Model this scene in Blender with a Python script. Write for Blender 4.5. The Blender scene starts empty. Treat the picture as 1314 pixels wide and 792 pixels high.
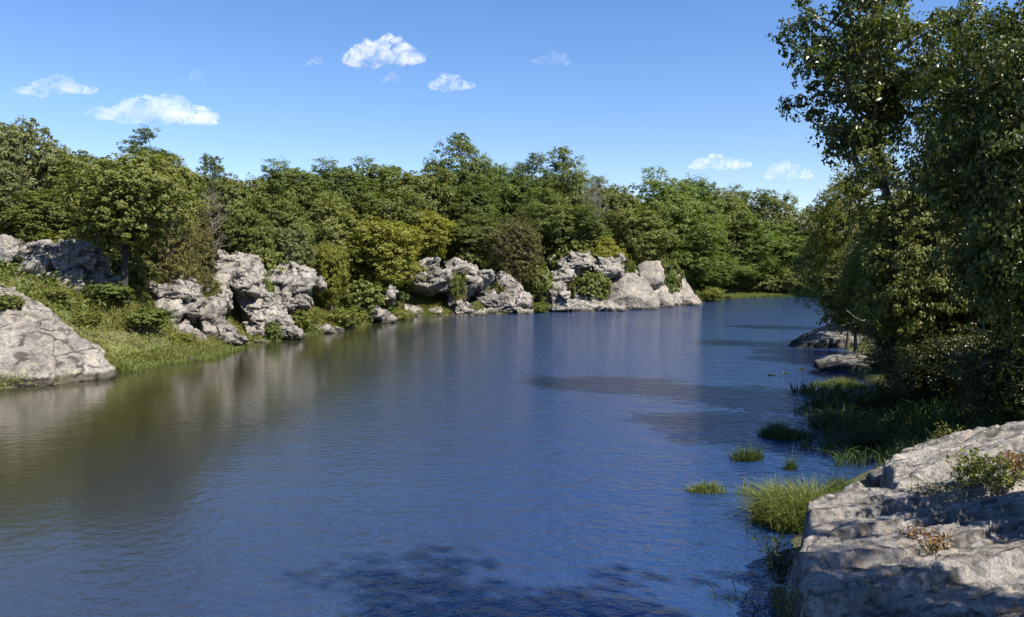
import bpy, math, random
import numpy as np
from mathutils import Vector, Matrix

S = bpy.context.scene
COL = S.collection
R = math.radians
W0, H0, F = 1314.0, 792.0, 1031.0
HOR = 345.0
CAMZ = 5.0
PITCH = math.atan((H0/2-HOR)/F)
cp, sp_ = math.cos(PITCH), math.sin(PITCH)

# ------------------------------------------------------------------ camera
cam = bpy.data.cameras.new('camera'); camo = bpy.data.objects.new('camera', cam); COL.objects.link(camo)
camo.location = (0, 0, CAMZ); camo.rotation_euler = (math.pi/2-PITCH, 0, 0)
cam.sensor_width = 36; cam.lens = 36*F/W0; cam.clip_start = .1; cam.clip_end = 12000
S.camera = camo

def ray(px, py):
    cx, cy = (px-W0/2)/F, (H0/2-py)/F
    return np.array([cx, cp+cy*sp_, -sp_+cy*cp])
def P(px, py, D):
    d = ray(px, py); return np.array([0, 0, CAMZ])+d*(D/d[1])
def G(px, py, z=0.0):
    d = ray(px, py); return np.array([0, 0, CAMZ])+d*((z-CAMZ)/d[2])

# ------------------------------------------------------------------ numpy noise
def _h(i, j, k, s):
    n = (i*374761393+j*668265263+k*1274126177+s*974634777) & 0xffffffff
    n = ((n ^ (n >> 13))*1274126177) & 0xffffffff
    n = ((n ^ (n >> 15))*2246822519) & 0xffffffff
    return ((n ^ (n >> 16)) & 0xffffff)/16777215.0
def vnoise(p, s=0):
    p = np.asarray(p, float); f = np.floor(p); i = f.astype(np.int64); t = p-f; t = t*t*(3-2*t)
    out = 0
    for a in (0, 1):
        for b in (0, 1):
            for c in (0, 1):
                w = (t[:, 0] if a else 1-t[:, 0])*(t[:, 1] if b else 1-t[:, 1])*(t[:, 2] if c else 1-t[:, 2])
                out = out+w*_h(i[:, 0]+a, i[:, 1]+b, i[:, 2]+c, s)
    return out*2-1
def fbm(p, o=4, s=0):
    p = np.asarray(p, float); a, r, tot = 1.0, 0, 0
    for k in range(o):
        r = r+a*vnoise(p*(2.03**k)+17.3*k, s+k); tot += a; a *= .5
    return r/tot
def worley(p, s=0, vec=False):
    p = np.asarray(p, float); i = np.floor(p).astype(np.int64)
    d1 = np.full(len(p), 9.); d2 = np.full(len(p), 9.); c1 = np.zeros(len(p)); g1 = np.zeros((len(p), 3))
    for a in (-1, 0, 1):
        for b in (-1, 0, 1):
            for c in (-1, 0, 1):
                q = i+np.array([a, b, c])
                o = np.stack([_h(q[:, 0], q[:, 1], q[:, 2], s+m) for m in (1, 2, 3)], 1)
                d = np.linalg.norm(q+o-p, axis=1); v = _h(q[:, 0], q[:, 1], q[:, 2], s+9)
                n = d < d1
                d2 = np.where(n, d1, np.minimum(d2, d)); c1 = np.where(n, v, c1); d1 = np.where(n, d, d1)
                if vec: g1 = np.where(n[:, None], q+o-p, g1)
    return (d1, d2, c1, g1) if vec else (d1, d2, c1)
def smooth(x): x = np.clip(x, 0, 1); return x*x*(3-2*x)

# ------------------------------------------------------------------ object helpers
def mesh_np(name, verts, faces, mat=None, smooth_=False):
    verts = np.asarray(verts, np.float32); faces = np.asarray(faces, np.int32)
    m = bpy.data.meshes.new(name); k = faces.shape[1]
    m.vertices.add(len(verts)); m.vertices.foreach_set('co', verts.ravel())
    m.loops.add(faces.size); m.loops.foreach_set('vertex_index', faces.ravel())
    m.polygons.add(len(faces)); m.polygons.foreach_set('loop_start', np.arange(0, faces.size, k, dtype=np.int32))
    try: m.polygons.foreach_set('loop_total', np.full(len(faces), k, dtype=np.int32))
    except Exception: pass
    m.polygons.foreach_set('use_smooth', np.full(len(faces), smooth_))
    m.update(calc_edges=True); m.validate()
    if mat: m.materials.append(mat)
    return m
def link(name, data, parent=None):
    o = bpy.data.objects.new(name, data); COL.objects.link(o)
    if parent: o.parent = parent
    return o
def tag(o, label=None, cat=None, group=None, kind=None):
    if label: o['label'] = label
    if cat: o['category'] = cat
    if group: o['group'] = group
    if kind: o['kind'] = kind
    return o
def thing(name, loc, label, cat, group=None):
    o = bpy.data.objects.new(name, None); COL.objects.link(o); o.location = loc
    o.empty_display_size = .3
    return tag(o, label, cat, group)

# ------------------------------------------------------------------ materials
def newmat(name):
    m = bpy.data.materials.new(name); m.use_nodes = True; nt = m.node_tree; nt.nodes.clear()
    out = nt.nodes.new('ShaderNodeOutputMaterial'); return m, nt, out
def N(nt, t, **k):
    n = nt.nodes.new(t)
    for a, v in k.items():
        if a in n.inputs: n.inputs[a].default_value = v
        else: setattr(n, a, v)
    return n
def ramp(nt, fac, stops):
    r = nt.nodes.new('ShaderNodeValToRGB'); e = r.color_ramp.elements
    while len(e) < len(stops): e.new(.5)
    for x, (p, c) in zip(e, stops): x.position = p; x.color = (*c, 1) if len(c) == 3 else c
    nt.links.new(fac, r.inputs[0]); return r.outputs[0]
def mix(nt, fac, a, b, mode='MIX'):
    m = nt.nodes.new('ShaderNodeMix'); m.data_type = 'RGBA'; m.blend_type = mode
    for i, v in ((0, fac), (6, a), (7, b)):
        if isinstance(v, bpy.types.NodeSocket): nt.links.new(v, m.inputs[i])
        else: m.inputs[i].default_value = v if i == 0 else (*v, 1)
    return m.outputs[2]
def noise(nt, scale, detail=4, rough=.55, coord=None, dist=0):
    n = N(nt, 'ShaderNodeTexNoise', Scale=scale, Detail=detail, Roughness=rough, Distortion=dist)
    if coord is not None: nt.links.new(coord, n.inputs['Vector'])
    return n.outputs['Fac']

def leaf_mat(name, c_dark, c_mid, c_light, trans=.38, rough=.5, spec=.3, objvar=.5):
    """leaf colour varies from leaf to leaf and from plant to plant"""
    m, nt, out = newmat(name)
    geo = N(nt, 'ShaderNodeNewGeometry'); oi = N(nt, 'ShaderNodeObjectInfo')
    a = N(nt, 'ShaderNodeMath', operation='MULTIPLY'); a.inputs[1].default_value = 1-objvar
    nt.links.new(geo.outputs['Random Per Island'], a.inputs[0])
    b = N(nt, 'ShaderNodeMath', operation='MULTIPLY_ADD'); b.inputs[1].default_value = objvar
    nt.links.new(oi.outputs['Random'], b.inputs[0]); nt.links.new(a.outputs[0], b.inputs[2])
    col = ramp(nt, b.outputs[0], [(0.05, c_dark), (.5, c_mid), (.95, c_light)])
    bs = N(nt, 'ShaderNodeBsdfPrincipled', Roughness=rough)
    bs.inputs['Specular IOR Level'].default_value = spec
    nt.links.new(col, bs.inputs['Base Color'])
    tr = N(nt, 'ShaderNodeBsdfTranslucent')
    tc = mix(nt, 1.0, col, (1.25, 1.2, .5), 'MULTIPLY'); nt.links.new(tc, tr.inputs['Color'])
    mx = N(nt, 'ShaderNodeMixShader'); mx.inputs[0].default_value = trans
    nt.links.new(bs.outputs[0], mx.inputs[1]); nt.links.new(tr.outputs[0], mx.inputs[2])
    nt.links.new(mx.outputs[0], out.inputs[0]); return m

LEAF = dict(
    oak=leaf_mat('oak_leaf', (.098, .116, .024), (.140, .158, .036), (.186, .200, .050)),
    grey=leaf_mat('grey_oak_leaf', (.108, .122, .046), (.148, .164, .060), (.190, .202, .078)),
    dark=leaf_mat('dark_leaf', (.068, .096, .020), (.100, .134, .028), (.140, .172, .040)),
    bright=leaf_mat('bright_leaf', (.084, .128, .022), (.120, .170, .030), (.164, .208, .042)),
    yellow=leaf_mat('yellow_leaf', (.130, .145, .018), (.180, .185, .024), (.235, .225, .034)),
    cedar=leaf_mat('cedar_needles', (.080, .080, .020), (.112, .106, .028), (.145, .132, .038), trans=.12),
    near=leaf_mat('glossy_leaf', (.052, .072, .013), (.080, .104, .018), (.125, .145, .027), trans=.35, rough=.36, spec=.45, objvar=.3),
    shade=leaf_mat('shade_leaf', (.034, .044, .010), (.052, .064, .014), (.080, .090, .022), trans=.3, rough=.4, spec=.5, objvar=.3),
    grass=leaf_mat('grass_blade', (.085, .120, .022), (.125, .160, .032), (.215, .200, .075), trans=.35, rough=.5, objvar=.25),
    drygrass=leaf_mat('rough_grass_blade', (.10, .125, .024), (.16, .17, .036), (.28, .235, .105), trans=.35, rough=.5, objvar=.1),
    weed=leaf_mat('weed_leaf', (.100, .125, .020), (.150, .168, .028), (.210, .208, .050), trans=.3, objvar=.25),
    red=leaf_mat('dry_leaf', (.120, .060, .025), (.210, .095, .035), (.260, .190, .060), trans=.25, objvar=.2),
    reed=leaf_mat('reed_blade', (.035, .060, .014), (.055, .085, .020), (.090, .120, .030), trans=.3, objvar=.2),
)
def bark_mat(name, c1, c2):
    m, nt, out = newmat(name)
    tc = N(nt, 'ShaderNodeTexCoord'); mp = N(nt, 'ShaderNodeMapping'); mp.inputs['Scale'].default_value = (1, 1, .25)
    nt.links.new(tc.outputs['Object'], mp.inputs[0])
    n = noise(nt, 14, 5, .65, mp.outputs[0]); col = ramp(nt, n, [(.3, c1), (.7, c2)])
    bs = N(nt, 'ShaderNodeBsdfPrincipled', Roughness=.9); nt.links.new(col, bs.inputs['Base Color'])
    bp = N(nt, 'ShaderNodeBump', Strength=.6, Distance=.03); nt.links.new(n, bp.inputs['Height']); nt.links.new(bp.outputs[0], bs.inputs['Normal'])
    nt.links.new(bs.outputs[0], out.inputs[0]); return m
BARK = bark_mat('bark', (.045, .035, .026), (.14, .115, .09))
TWIG = bark_mat('grey_bark', (.09, .078, .064), (.24, .215, .18))
GREYWOOD = bark_mat('weathered_wood', (.15, .135, .115), (.32, .29, .25))
PALEBARK = bark_mat('pale_bark', (.22, .20, .17), (.42, .39, .34))

def rock_mat(name, lo, mid, hi, stain=.5, scale=1.0, warm=(.40, .34, .24), cracks=.8, mapscale=(.7, .7, 1.5), maprot=(.2, -.28, -.35)):
    m, nt, out = newmat(name)
    geo = N(nt, 'ShaderNodeNewGeometry'); pos = geo.outputs['Position']
    n1 = noise(nt, .55*scale, 6, .65, pos); n2 = noise(nt, 6*scale, 6, .72, pos); n3 = noise(nt, 1.6*scale, 7, .68, pos, .5)
    c = ramp(nt, n1, [(.34, lo), (.5, mid), (.64, hi)])
    c = mix(nt, .9, c, ramp(nt, n2, [(.32, (.38, .37, .36)), (.48, (.92, .92, .92)), (.68, (1.2, 1.18, 1.14))]), 'MULTIPLY')
    s1 = ramp(nt, n3, [(.40, (1, 1, 1)), (.47, (0, 0, 0))])
    sm = N(nt, 'ShaderNodeMath', operation='MULTIPLY'); sm.inputs[1].default_value = stain; nt.links.new(s1, sm.inputs[0])
    c = mix(nt, sm.outputs[0], c, tuple(x*.4 for x in lo))
    n4 = noise(nt, 1.1*scale, 5, .65, pos, 1.2); wf = ramp(nt, n4, [(.54, (0, 0, 0)), (.68, (.6, .6, .6))]); c = mix(nt, wf, c, warm)
    # dirt-filled joints, bent by noise, flatter than they are wide
    mp = N(nt, 'ShaderNodeMapping'); mp.vector_type = 'TEXTURE'; mp.inputs['Scale'].default_value = tuple(1/x for x in mapscale); mp.inputs['Rotation'].default_value = maprot
    nz = N(nt, 'ShaderNodeTexNoise', Scale=1.7*scale, Detail=4); nt.links.new(pos, nz.inputs['Vector'])
    ad = N(nt, 'ShaderNodeVectorMath', operation='MULTIPLY_ADD'); ad.inputs[1].default_value = (.55/scale,)*3; nt.links.new(nz.outputs['Color'], ad.inputs[0]); nt.links.new(pos, ad.inputs[2]); nt.links.new(ad.outputs[0], mp.inputs[0])
    e1 = N(nt, 'ShaderNodeTexVoronoi', feature='DISTANCE_TO_EDGE', Scale=.9*scale); nt.links.new(mp.outputs[0], e1.inputs['Vector'])
    cr = ramp(nt, e1.outputs['Distance'], [(.018, (1, 1, 1)), (.075, (0, 0, 0))])
    brk = ramp(nt, noise(nt, 1.3*scale, 3, .5, pos), [(.42, (0, 0, 0)), (.56, (cracks,)*3)]); cm = mix(nt, 1.0, cr, brk, 'MULTIPLY')
    c = mix(nt, cm, c, tuple(x*.22 for x in lo))
    v = N(nt, 'ShaderNodeTexVoronoi', Scale=8*scale); nt.links.new(pos, v.inputs['Vector'])
    sf = ramp(nt, v.outputs['Distance'], [(.12, (.6, .6, .6)), (.28, (0, 0, 0))]); c = mix(nt, sf, c, tuple(x*.35 for x in mid))
    # dark wet stain left by the changing water level
    sz = N(nt, 'ShaderNodeSeparateXYZ'); nt.links.new(pos, sz.inputs[0]); za = N(nt, 'ShaderNodeMath', operation='MULTIPLY_ADD'); za.inputs[1].default_value = -.5; nt.links.new(n3, za.inputs[0]); nt.links.new(sz.outputs['Z'], za.inputs[2])
    wl = ramp(nt, za.outputs[0], [(0.0, (.34, .33, .30)), (.12, (1, 1, 1))]); c = mix(nt, 1.0, c, wl, 'MULTIPLY')
    n5 = noise(nt, 34*scale/2.4, 4, .75, pos); c = mix(nt, .8, c, ramp(nt, n5, [(.34, (.55, .54, .53)), (.5, (.98, .98, .98)), (.66, (1.22, 1.2, 1.18))]), 'MULTIPLY')
    bs = N(nt, 'ShaderNodeBsdfPrincipled', Roughness=.9); bs.inputs['Specular IOR Level'].default_value = .2
    nt.links.new(c, bs.inputs['Base Color'])
    b0 = N(nt, 'ShaderNodeBump', Strength=.9, Distance=-.10/scale); nt.links.new(cm, b0.inputs['Height'])
    b1 = N(nt, 'ShaderNodeBump', Strength=.8, Distance=.22/scale); nt.links.new(n3, b1.inputs['Height']); nt.links.new(b0.outputs[0], b1.inputs['Normal'])
    b2 = N(nt, 'ShaderNodeBump', Strength=.7, Distance=.06/scale); nt.links.new(n2, b2.inputs['Height']); nt.links.new(b1.outputs[0], b2.inputs['Normal'])
    b3 = N(nt, 'ShaderNodeBump', Strength=.6, Distance=.02); nt.links.new(n5, b3.inputs['Height']); nt.links.new(b2.outputs[0], b3.inputs['Normal'])
    nt.links.new(b3.outputs[0], bs.inputs['Normal']); nt.links.new(bs.outputs[0], out.inputs[0]); return m
ROCK = rock_mat('pale_granite', (.145, .135, .123), (.24, .223, .203), (.325, .30, .273), .6)
ROCKS = rock_mat('speckled_granite', (.16, .145, .13), (.23, .209, .187), (.30, .274, .245), .55)
ROCKB = rock_mat('smooth_granite', (.175, .157, .138), (.235, .21, .185), (.295, .265, .234), .4, 1, (.40, .34, .24), .4)
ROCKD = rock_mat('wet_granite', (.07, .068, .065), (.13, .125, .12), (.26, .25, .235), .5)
ROCKN = rock_mat('ledge_granite', (.135, .127, .118), (.225, .210, .196), (.325, .303, .281), .6, 2.4, (.27, .20, .13), .75, (.22, 1.25, .8), (0, 0, .34))

# ------------------------------------------------------------------ shoreline and terrain
LH = (4.6, 9, 7.5)
shore = []   # x, y, H1, w1, H2  going round the pond
def sh(px, py, *p): g = G(px, py); shore.append((g[0], g[1], *p))
sh(-60, 506, 4, 13, 4); sh(0, 499, 3.8, 12, 7); sh(70, 494, 3.8, 12, 7); sh(146, 481, 4.0, 11, 7); sh(200, 469, 4.2, 9, 7)
sh(258, 462, 4.4, 9, 7); sh(310, 443, 4.4, 9, 7); sh(350, 435, 4.2, 9, 7); sh(400, 430, 4.0, 9, 7); sh(440, 424, 3.6, 9, 7)
sh(500, 411, 3.6, 9, 7); sh(522, 406, 4.6, 9, 7); sh(600, 404, 4.6, 9, 7); sh(680, 402, 4.6, 10, 7); sh(720, 399, 4.6, 10, 7)
sh(800, 396, 4.2, 10, 7); sh(860, 391.5, 3.6, 9, 7); sh(897, 388.5, 1.2, 6, 7); sh(908, 386, .6, 5, 3)
sh(960, 382.5, .45, 5, 2.5); sh(1020, 380.5, .45, 5, 2.5); sh(1072, 380.5, .45, 5, 2.5); sh(1095, 388, .6, 4, 3)
sh(1085, 405, .8, 4, 3); sh(1080, 430, .8, 3, 3); sh(1085, 450, .8, 3, 3); sh(1120, 462, .8, 3, 3); sh(1095, 478, .8, 3, 3); sh(1130, 500, .7, 3, 3)
sh(1110, 517, .6, 3, 3); sh(1075, 530, .5, 3, 3); sh(1080, 560, .5, 3, 3); sh(1130, 590, .7, 3, 3); sh(1090, 615, .8, 3, 3)
sh(1035, 650, .8, 2.5, 3); sh(1010, 700, .9, 2, 3)
for x, y, a, b, c in [(2.95, 8.6, .9, 2, 2.5), (2.3, 6.2, 1.2, 2, 2.2), (.2, 3.9, 2.9, 3.4, .8), (-4, 2.2, 2.9, 3.4, .8), (-10, -1, 2.5, 4, 1.5),
                      (-18, -7, 2.5, 5, 3), (-27, -4, 3, 7, 4), (-31, 10, 4.2, 8, 4), (-27, 22, *LH)]:
    shore.append((x, y, a, b, c))
SH = np.array(shore)
def sdf(xy):
    A = SH; B = np.roll(SH, -1, 0); n = len(xy)
    best = np.full(n, 1e9); par = np.zeros((n, 3)); inside = np.zeros(n, bool)
    for a, b in zip(A, B):
        e = b[:2]-a[:2]; w = xy-a[:2]; t = np.clip((w@e)/(e@e), 0, 1)
        d = np.linalg.norm(w-t[:, None]*e, axis=1)
        m = d < best; best = np.where(m, d, best)
        par = np.where(m[:, None], a[2:]*(1-t[:, None])+b[2:]*t[:, None], par)
        c = ((a[1] > xy[:, 1]) != (b[1] > xy[:, 1])) & (xy[:, 0] < (b[0]-a[0])*(xy[:, 1]-a[1])/(b[1]-a[1]+1e-12)+a[0])
        inside ^= c
    s = np.where(inside, -best, best); return s, par
def terrain(xy):
    xy = np.asarray(xy, float); s, p = sdf(xy)
    q = np.column_stack([xy, np.zeros(len(xy))])
    far = np.clip(np.linalg.norm(xy, axis=1)/40, .25, 1)
    s = s+.55*far*fbm(q*.45, 3, 5)
    up = p[:, 0]*smooth(s/p[:, 1])+p[:, 2]*(1-np.exp(-np.maximum(s-p[:, 1], 0)/28))
    up = up+.35*far*fbm(q*.33, 4, 9)*np.clip(s/3, 0, 1)+.8*fbm(q*.06, 3, 2)*np.clip(s/15, 0, 1)
    dn = np.maximum(-2.6, .55*s)
    return np.where(s > 0, up+.02, dn), s
def tz(x, y): return float(terrain(np.array([[x, y]]))[0][0])

def axis(lo, hi, step, ext):
    c = list(np.arange(lo, hi+1e-6, step)); d = step
    while c[-1] < ext: d *= 1.35; c.append(c[-1]+d)
    d = step
    while c[0] > -ext: d *= 1.35; c.insert(0, c[0]-d)
    return np.array(c)
gx = axis(-55, 75, .7, 2500); gy = axis(-12, 165, .7, 2500)
XX, YY = np.meshgrid(gx, gy); xy = np.column_stack([XX.ravel(), YY.ravel()])
zz, ss = terrain(xy)
nx, ny = len(gx), len(gy)
idx = np.arange(nx*ny).reshape(ny, nx)
quads = np.column_stack([idx[:-1, :-1].ravel(), idx[:-1, 1:].ravel(), idx[1:, 1:].ravel(), idx[1:, :-1].ravel()])

m, nt, out = newmat('soil')
pos = N(nt, 'ShaderNodeNewGeometry').outputs['Position']
n1 = noise(nt, .35, 5, .6, pos); n2 = noise(nt, 4, 6, .7, pos)
c = ramp(nt, n1, [(.36, (.085, .105, .024)), (.5, (.095, .088, .036)), (.62, (.12, .13, .032))])
c = mix(nt, .7, c, ramp(nt, n2, [(.3, (.5, .5, .5)), (.7, (1.15, 1.15, 1.1))]), 'MULTIPLY')
bs = N(nt, 'ShaderNodeBsdfPrincipled', Roughness=.95); nt.links.new(c, bs.inputs['Base Color'])
bp = N(nt, 'ShaderNodeBump', Strength=.8, Distance=.15); nt.links.new(n2, bp.inputs['Height']); nt.links.new(bp.outputs[0], bs.inputs['Normal'])
nt.links.new(bs.outputs[0], out.inputs[0])
tag(link('ground', mesh_np('ground', np.column_stack([xy, zz]), quads, m, True)), kind='structure')

# ------------------------------------------------------------------ water
m, nt, out = newmat('pond_water')
pos = N(nt, 'ShaderNodeNewGeometry').outputs['Position']
mp = N(nt, 'ShaderNodeMapping'); mp.inputs['Scale'].default_value = (1, 1.25, 1); mp.inputs['Rotation'].default_value = (0, 0, .35); nt.links.new(pos, mp.inputs[0])
w1 = noise(nt, 3.2, 3, .55, mp.outputs[0], .4); w2 = noise(nt, 11, 2, .5, mp.outputs[0]); w3 = noise(nt, .8, 2, .5, mp.outputs[0])
sep = N(nt, 'ShaderNodeSeparateXYZ'); nt.links.new(pos, sep.inputs[0])
# the breeze ruffles the middle and the right of the pond more than the lee of the left bank
mr = N(nt, 'ShaderNodeMapRange'); mr.inputs['From Min'].default_value = -8; mr.inputs['From Max'].default_value = 2
mr.inputs['To Min'].default_value = .10; mr.inputs['To Max'].default_value = 1; nt.links.new(sep.outputs['X'], mr.inputs['Value'])
gust = noise(nt, .075, 4, .5, mp.outputs[0]); gr = N(nt, 'ShaderNodeMapRange'); gr.inputs['From Min'].default_value = .35; gr.inputs['From Max'].default_value = .65
gr.inputs['To Min'].default_value = .7; gr.inputs['To Max'].default_value = 1.25; nt.links.new(gust, gr.inputs['Value'])
amp = N(nt, 'ShaderNodeMath', operation='MULTIPLY'); nt.links.new(mr.outputs[0], amp.inputs[0]); nt.links.new(gr.outputs[0], amp.inputs[1])
def bump(h, dist, prev=None):
    b = N(nt, 'ShaderNodeBump', Strength=1.0); mm = N(nt, 'ShaderNodeMath', operation='MULTIPLY'); mm.inputs[1].default_value = dist
    nt.links.new(amp.outputs[0], mm.inputs[0]); nt.links.new(mm.outputs[0], b.inputs['Distance']); nt.links.new(h, b.inputs['Height'])
    if prev: nt.links.new(prev, b.inputs['Normal'])
    return b.outputs[0]
nb = bump(w2, .022, bump(w1, .075, bump(w3, .10)))
bs = N(nt, 'ShaderNodeBsdfPrincipled', Roughness=.09, IOR=1.5); bs.inputs['Specular Tint'].default_value = (.72, .95, 1.4, 1)
# murky base with painted reflections: bank olive at left, sky blue in the open
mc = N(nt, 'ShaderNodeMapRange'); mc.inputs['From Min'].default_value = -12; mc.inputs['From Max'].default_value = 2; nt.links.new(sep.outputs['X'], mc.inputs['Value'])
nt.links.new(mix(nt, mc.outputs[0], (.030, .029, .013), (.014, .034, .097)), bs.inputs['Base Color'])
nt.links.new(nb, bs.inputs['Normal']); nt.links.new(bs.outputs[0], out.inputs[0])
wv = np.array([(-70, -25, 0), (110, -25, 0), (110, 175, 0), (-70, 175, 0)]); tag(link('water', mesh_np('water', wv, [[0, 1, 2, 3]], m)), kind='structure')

# ------------------------------------------------------------------ rocks
import bmesh
_ico = {}
def ico(n):
    if n not in _ico:
        bm = bmesh.new(); bmesh.ops.create_icosphere(bm, subdivisions=n, radius=1)
        bm.verts.index_update()
        _ico[n] = (np.array([v.co[:] for v in bm.verts]), np.array([[v.index for v in f.verts] for f in bm.faces])); bm.free()
    return _ico[n]
def block(center, half, rng, rotz=None, tilt=None, sub=5, planes=16, crack=.5, rough=1.0, sharp=1.0):
    d, f = ico(sub); d = d/np.linalg.norm(d, axis=1)[:, None]
    nrm = rng.normal(size=(planes, 3)); nrm /= np.linalg.norm(nrm, axis=1)[:, None]
    box = np.array([[1, 0, 0], [-1, 0, 0], [0, 1, 0], [0, -1, 0], [0, 0, 1], [0, 0, -1]], float)+rng.normal(size=(6, 3))*.16
    box /= np.linalg.norm(box, axis=1)[:, None]
    nrm = np.vstack([nrm, box]); hh = np.concatenate([rng.uniform(.86, 1.12, planes), np.full(6, .84)])
    dot = np.maximum(d@nrm.T, 1e-3); rr = hh/dot
    k = 34*sharp; r = (np.sum(rr**(-k), 1))**(-1/k)
    p = d*np.minimum(r, 1.35)[:, None]*1.12*np.asarray(half)
    rotz = rng.uniform(-.5, .5) if rotz is None else rotz
    tx, ty = tilt if tilt is not None else (rng.uniform(-.15, .15), rng.uniform(-.15, .15))
    M = np.array(Matrix.Rotation(rotz, 3, 'Z') @ Matrix.Rotation(ty, 3, 'Y') @ Matrix.Rotation(tx, 3, 'X'))
    p = p@M.T; nn = d@M.T; c = np.asarray(center)
    w = p+c; sc = float(np.mean(half)); s = int(rng.integers(1000))
    st = w@np.array([[.95, -.1, .3], [.1, .98, .1], [-.3, -.05, .95]])
    disp = .10*sc*fbm(w/sc*.8, 3, s)*rough
    jog = .22*fbm(w/sc*2.2, 3, s+7)[:, None]
    for size, amt in ((.85, 1.0), (.36, .42), (.15, .2)):
        q = st*np.array([.75, .75, 1.25])/(sc*size)+jog*(.5 if size > .5 else 1)
        d1, d2, cv, gv = worley(q, s+int(size*100), True)
        ck = np.floor(cv*9973).astype(np.int64); z0 = np.zeros_like(ck)
        tl = np.stack([_h(ck, z0, z0, s+m)-.5 for m in (1, 2, 3)], 1)      # every joint block has its own tilt
        disp = disp+sc*size*amt*crack*(.30*(cv-.5)+.42*np.sum(tl*gv, 1)-.16*np.exp(-(d2-d1)/.05))
    disp = disp+.035*sc*fbm(w/sc*5, 4, s+3)*rough
    return w+nn*disp[:, None], f
def hull_planes(pts):
    bm = bmesh.new(); vs = [bm.verts.new(tuple(p)) for p in pts]
    bmesh.ops.convex_hull(bm, input=vs); bm.normal_update(); c = np.mean(pts, 0); n, h = [], []
    for f in bm.faces:
        a = np.array(f.normal[:]); o = float(a@(np.array(f.verts[0].co[:])-c))
        if o < 0: a, o = -a, -o
        if o > 1e-3: n.append(a); h.append(o)
    bm.free(); return c, np.array(n), np.array(h)
JOINT = np.array(Matrix.Rotation(.35, 3, 'Z') @ Matrix.Rotation(.28, 3, 'Y') @ Matrix.Rotation(-.2, 3, 'X'))
def hblock(pts, rng, sub=5, crack=1.0, rough=1.0, cell=None):
    c, nrm, hh = hull_planes(np.asarray(pts, float)); d, f = ico(sub); d = d/np.linalg.norm(d, axis=1)[:, None]
    hh = np.maximum(hh, .25*np.median(hh)); dot = np.maximum(d@nrm.T, 1e-3); rr = hh/dot
    r = (np.sum(rr**(-60.), 1))**(-1/60.); p = d*r[:, None]
    g = np.exp(-((rr/r[:, None])-1)/.05); nn = unit((g[:, :, None]*nrm[None]).sum(1)); sc = float(np.mean(np.linalg.norm(p, axis=1)))
    w = p+c; s = int(rng.integers(1000)); st = w@JOINT.T; disp = .05*sc*fbm(w/sc, 3, s)*rough
    cs = cell or min(sc, 2.2); jog = .22*fbm(w/cs*2.2, 3, s+7)[:, None]
    for size, amt in ((.95, .75), (.42, .75), (.18, .6)):
        q = st*np.array([.6, .6, 1.7])/(cs*size)+jog*(.5 if size > .5 else 1)
        d1, d2, cv, gv = worley(q, s+int(size*100), True); ck = np.floor(cv*9973).astype(np.int64); z0 = np.zeros_like(ck)
        tl = np.stack([_h(ck, z0, z0, s+m)-.5 for m in (1, 2, 3)], 1)          # every joint block has its own tilt
        disp = disp+cs*size*amt*crack*(.30*(cv-.5)+.60*np.sum(tl*gv, 1)-.15*np.exp(-(d2-d1)/.03))
    disp = disp+.03*cs*fbm(w/cs*6, 4, s+3)*rough
    return w+nn*disp[:, None], f
def unit(v): return v/np.maximum(np.linalg.norm(v, axis=1), 1e-9)[:, None]
def HB(out, D, rng, depth=None, sub=None, slope=.5, **k):
    o = np.array(out, float); c = o.mean(0); wpx = max(np.ptp(o[:, 0]), np.ptp(o[:, 1])); wd = wpx*D/F; ym = o[:, 1].max()
    depth = max(depth or 0, wd*.9); pts = []
    for x, y in o: pts.append(P(c[0]+(x-c[0])*.86, ym-(ym-y)*slope, D))
    for x, y in o: pts.append(P(c[0]+(x-c[0])*1.04, c[1]+(y-c[1])*1.03, D+.55*depth))
    for x, y in o: pts.append(P(c[0]+(x-c[0])*.9, c[1]+(y-c[1])*.9, D+depth))
    low = np.array(pts); low[:, 2] -= .35*np.ptp(low[:, 2]); zmin = low[:, 2].min()
    for x, y in o: q = P(x, y, D+depth*.6); pts.append(np.array([q[0], q[1], max(zmin, q[2]-.5*wd)]) if q[2] < P(c[0], c[1], D)[2] else q)
    return hblock(pts, rng, sub or (6 if wpx > 34 else 5), **k)
def crag(b, rng, kw):
    """a main block and the smaller joint blocks broken along the same bedding on it"""
    kw = dict(kw); sl = kw.pop('slope0'); sl = b[3] if len(b) > 3 else sl
    o = np.array(b[0], float); D, dep = b[1], b[2]; L = [HB(o, D, rng, dep, slope=sl, **kw)]
    w, h = np.ptp(o[:, 0]), np.ptp(o[:, 1]); c = o.mean(0)
    if max(w, h) < 20 or 'crack' in kw: return L
    dp = max(dep, max(w, h)*D/F*.9)
    for k in range(4 if max(w, h) > 30 else 2):
        m = c+(o[rng.integers(len(o))]-c)*rng.uniform(.15, .72); a = w*rng.uniform(.22, .36); t = h*rng.uniform(.10, .18); an = .42+rng.normal()*.12
        u = np.array([math.cos(an), math.sin(an)]); v = np.array([-u[1], u[0]])
        q = [m+u*a*i+v*t*j for i, j in ((-1, -.5), (-.7, -1), (.6, -1), (1, -.2), (.9, .8), (-.8, 1))]
        f = np.clip((o[:, 1].max()-m[1])/h, 0, 1)          # higher on the face lies farther back
        L.append(HB(q, D+dp*(.48*f-.06), rng, a*2*D/F, 5, slope=.8, **kw))
    return L
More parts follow.
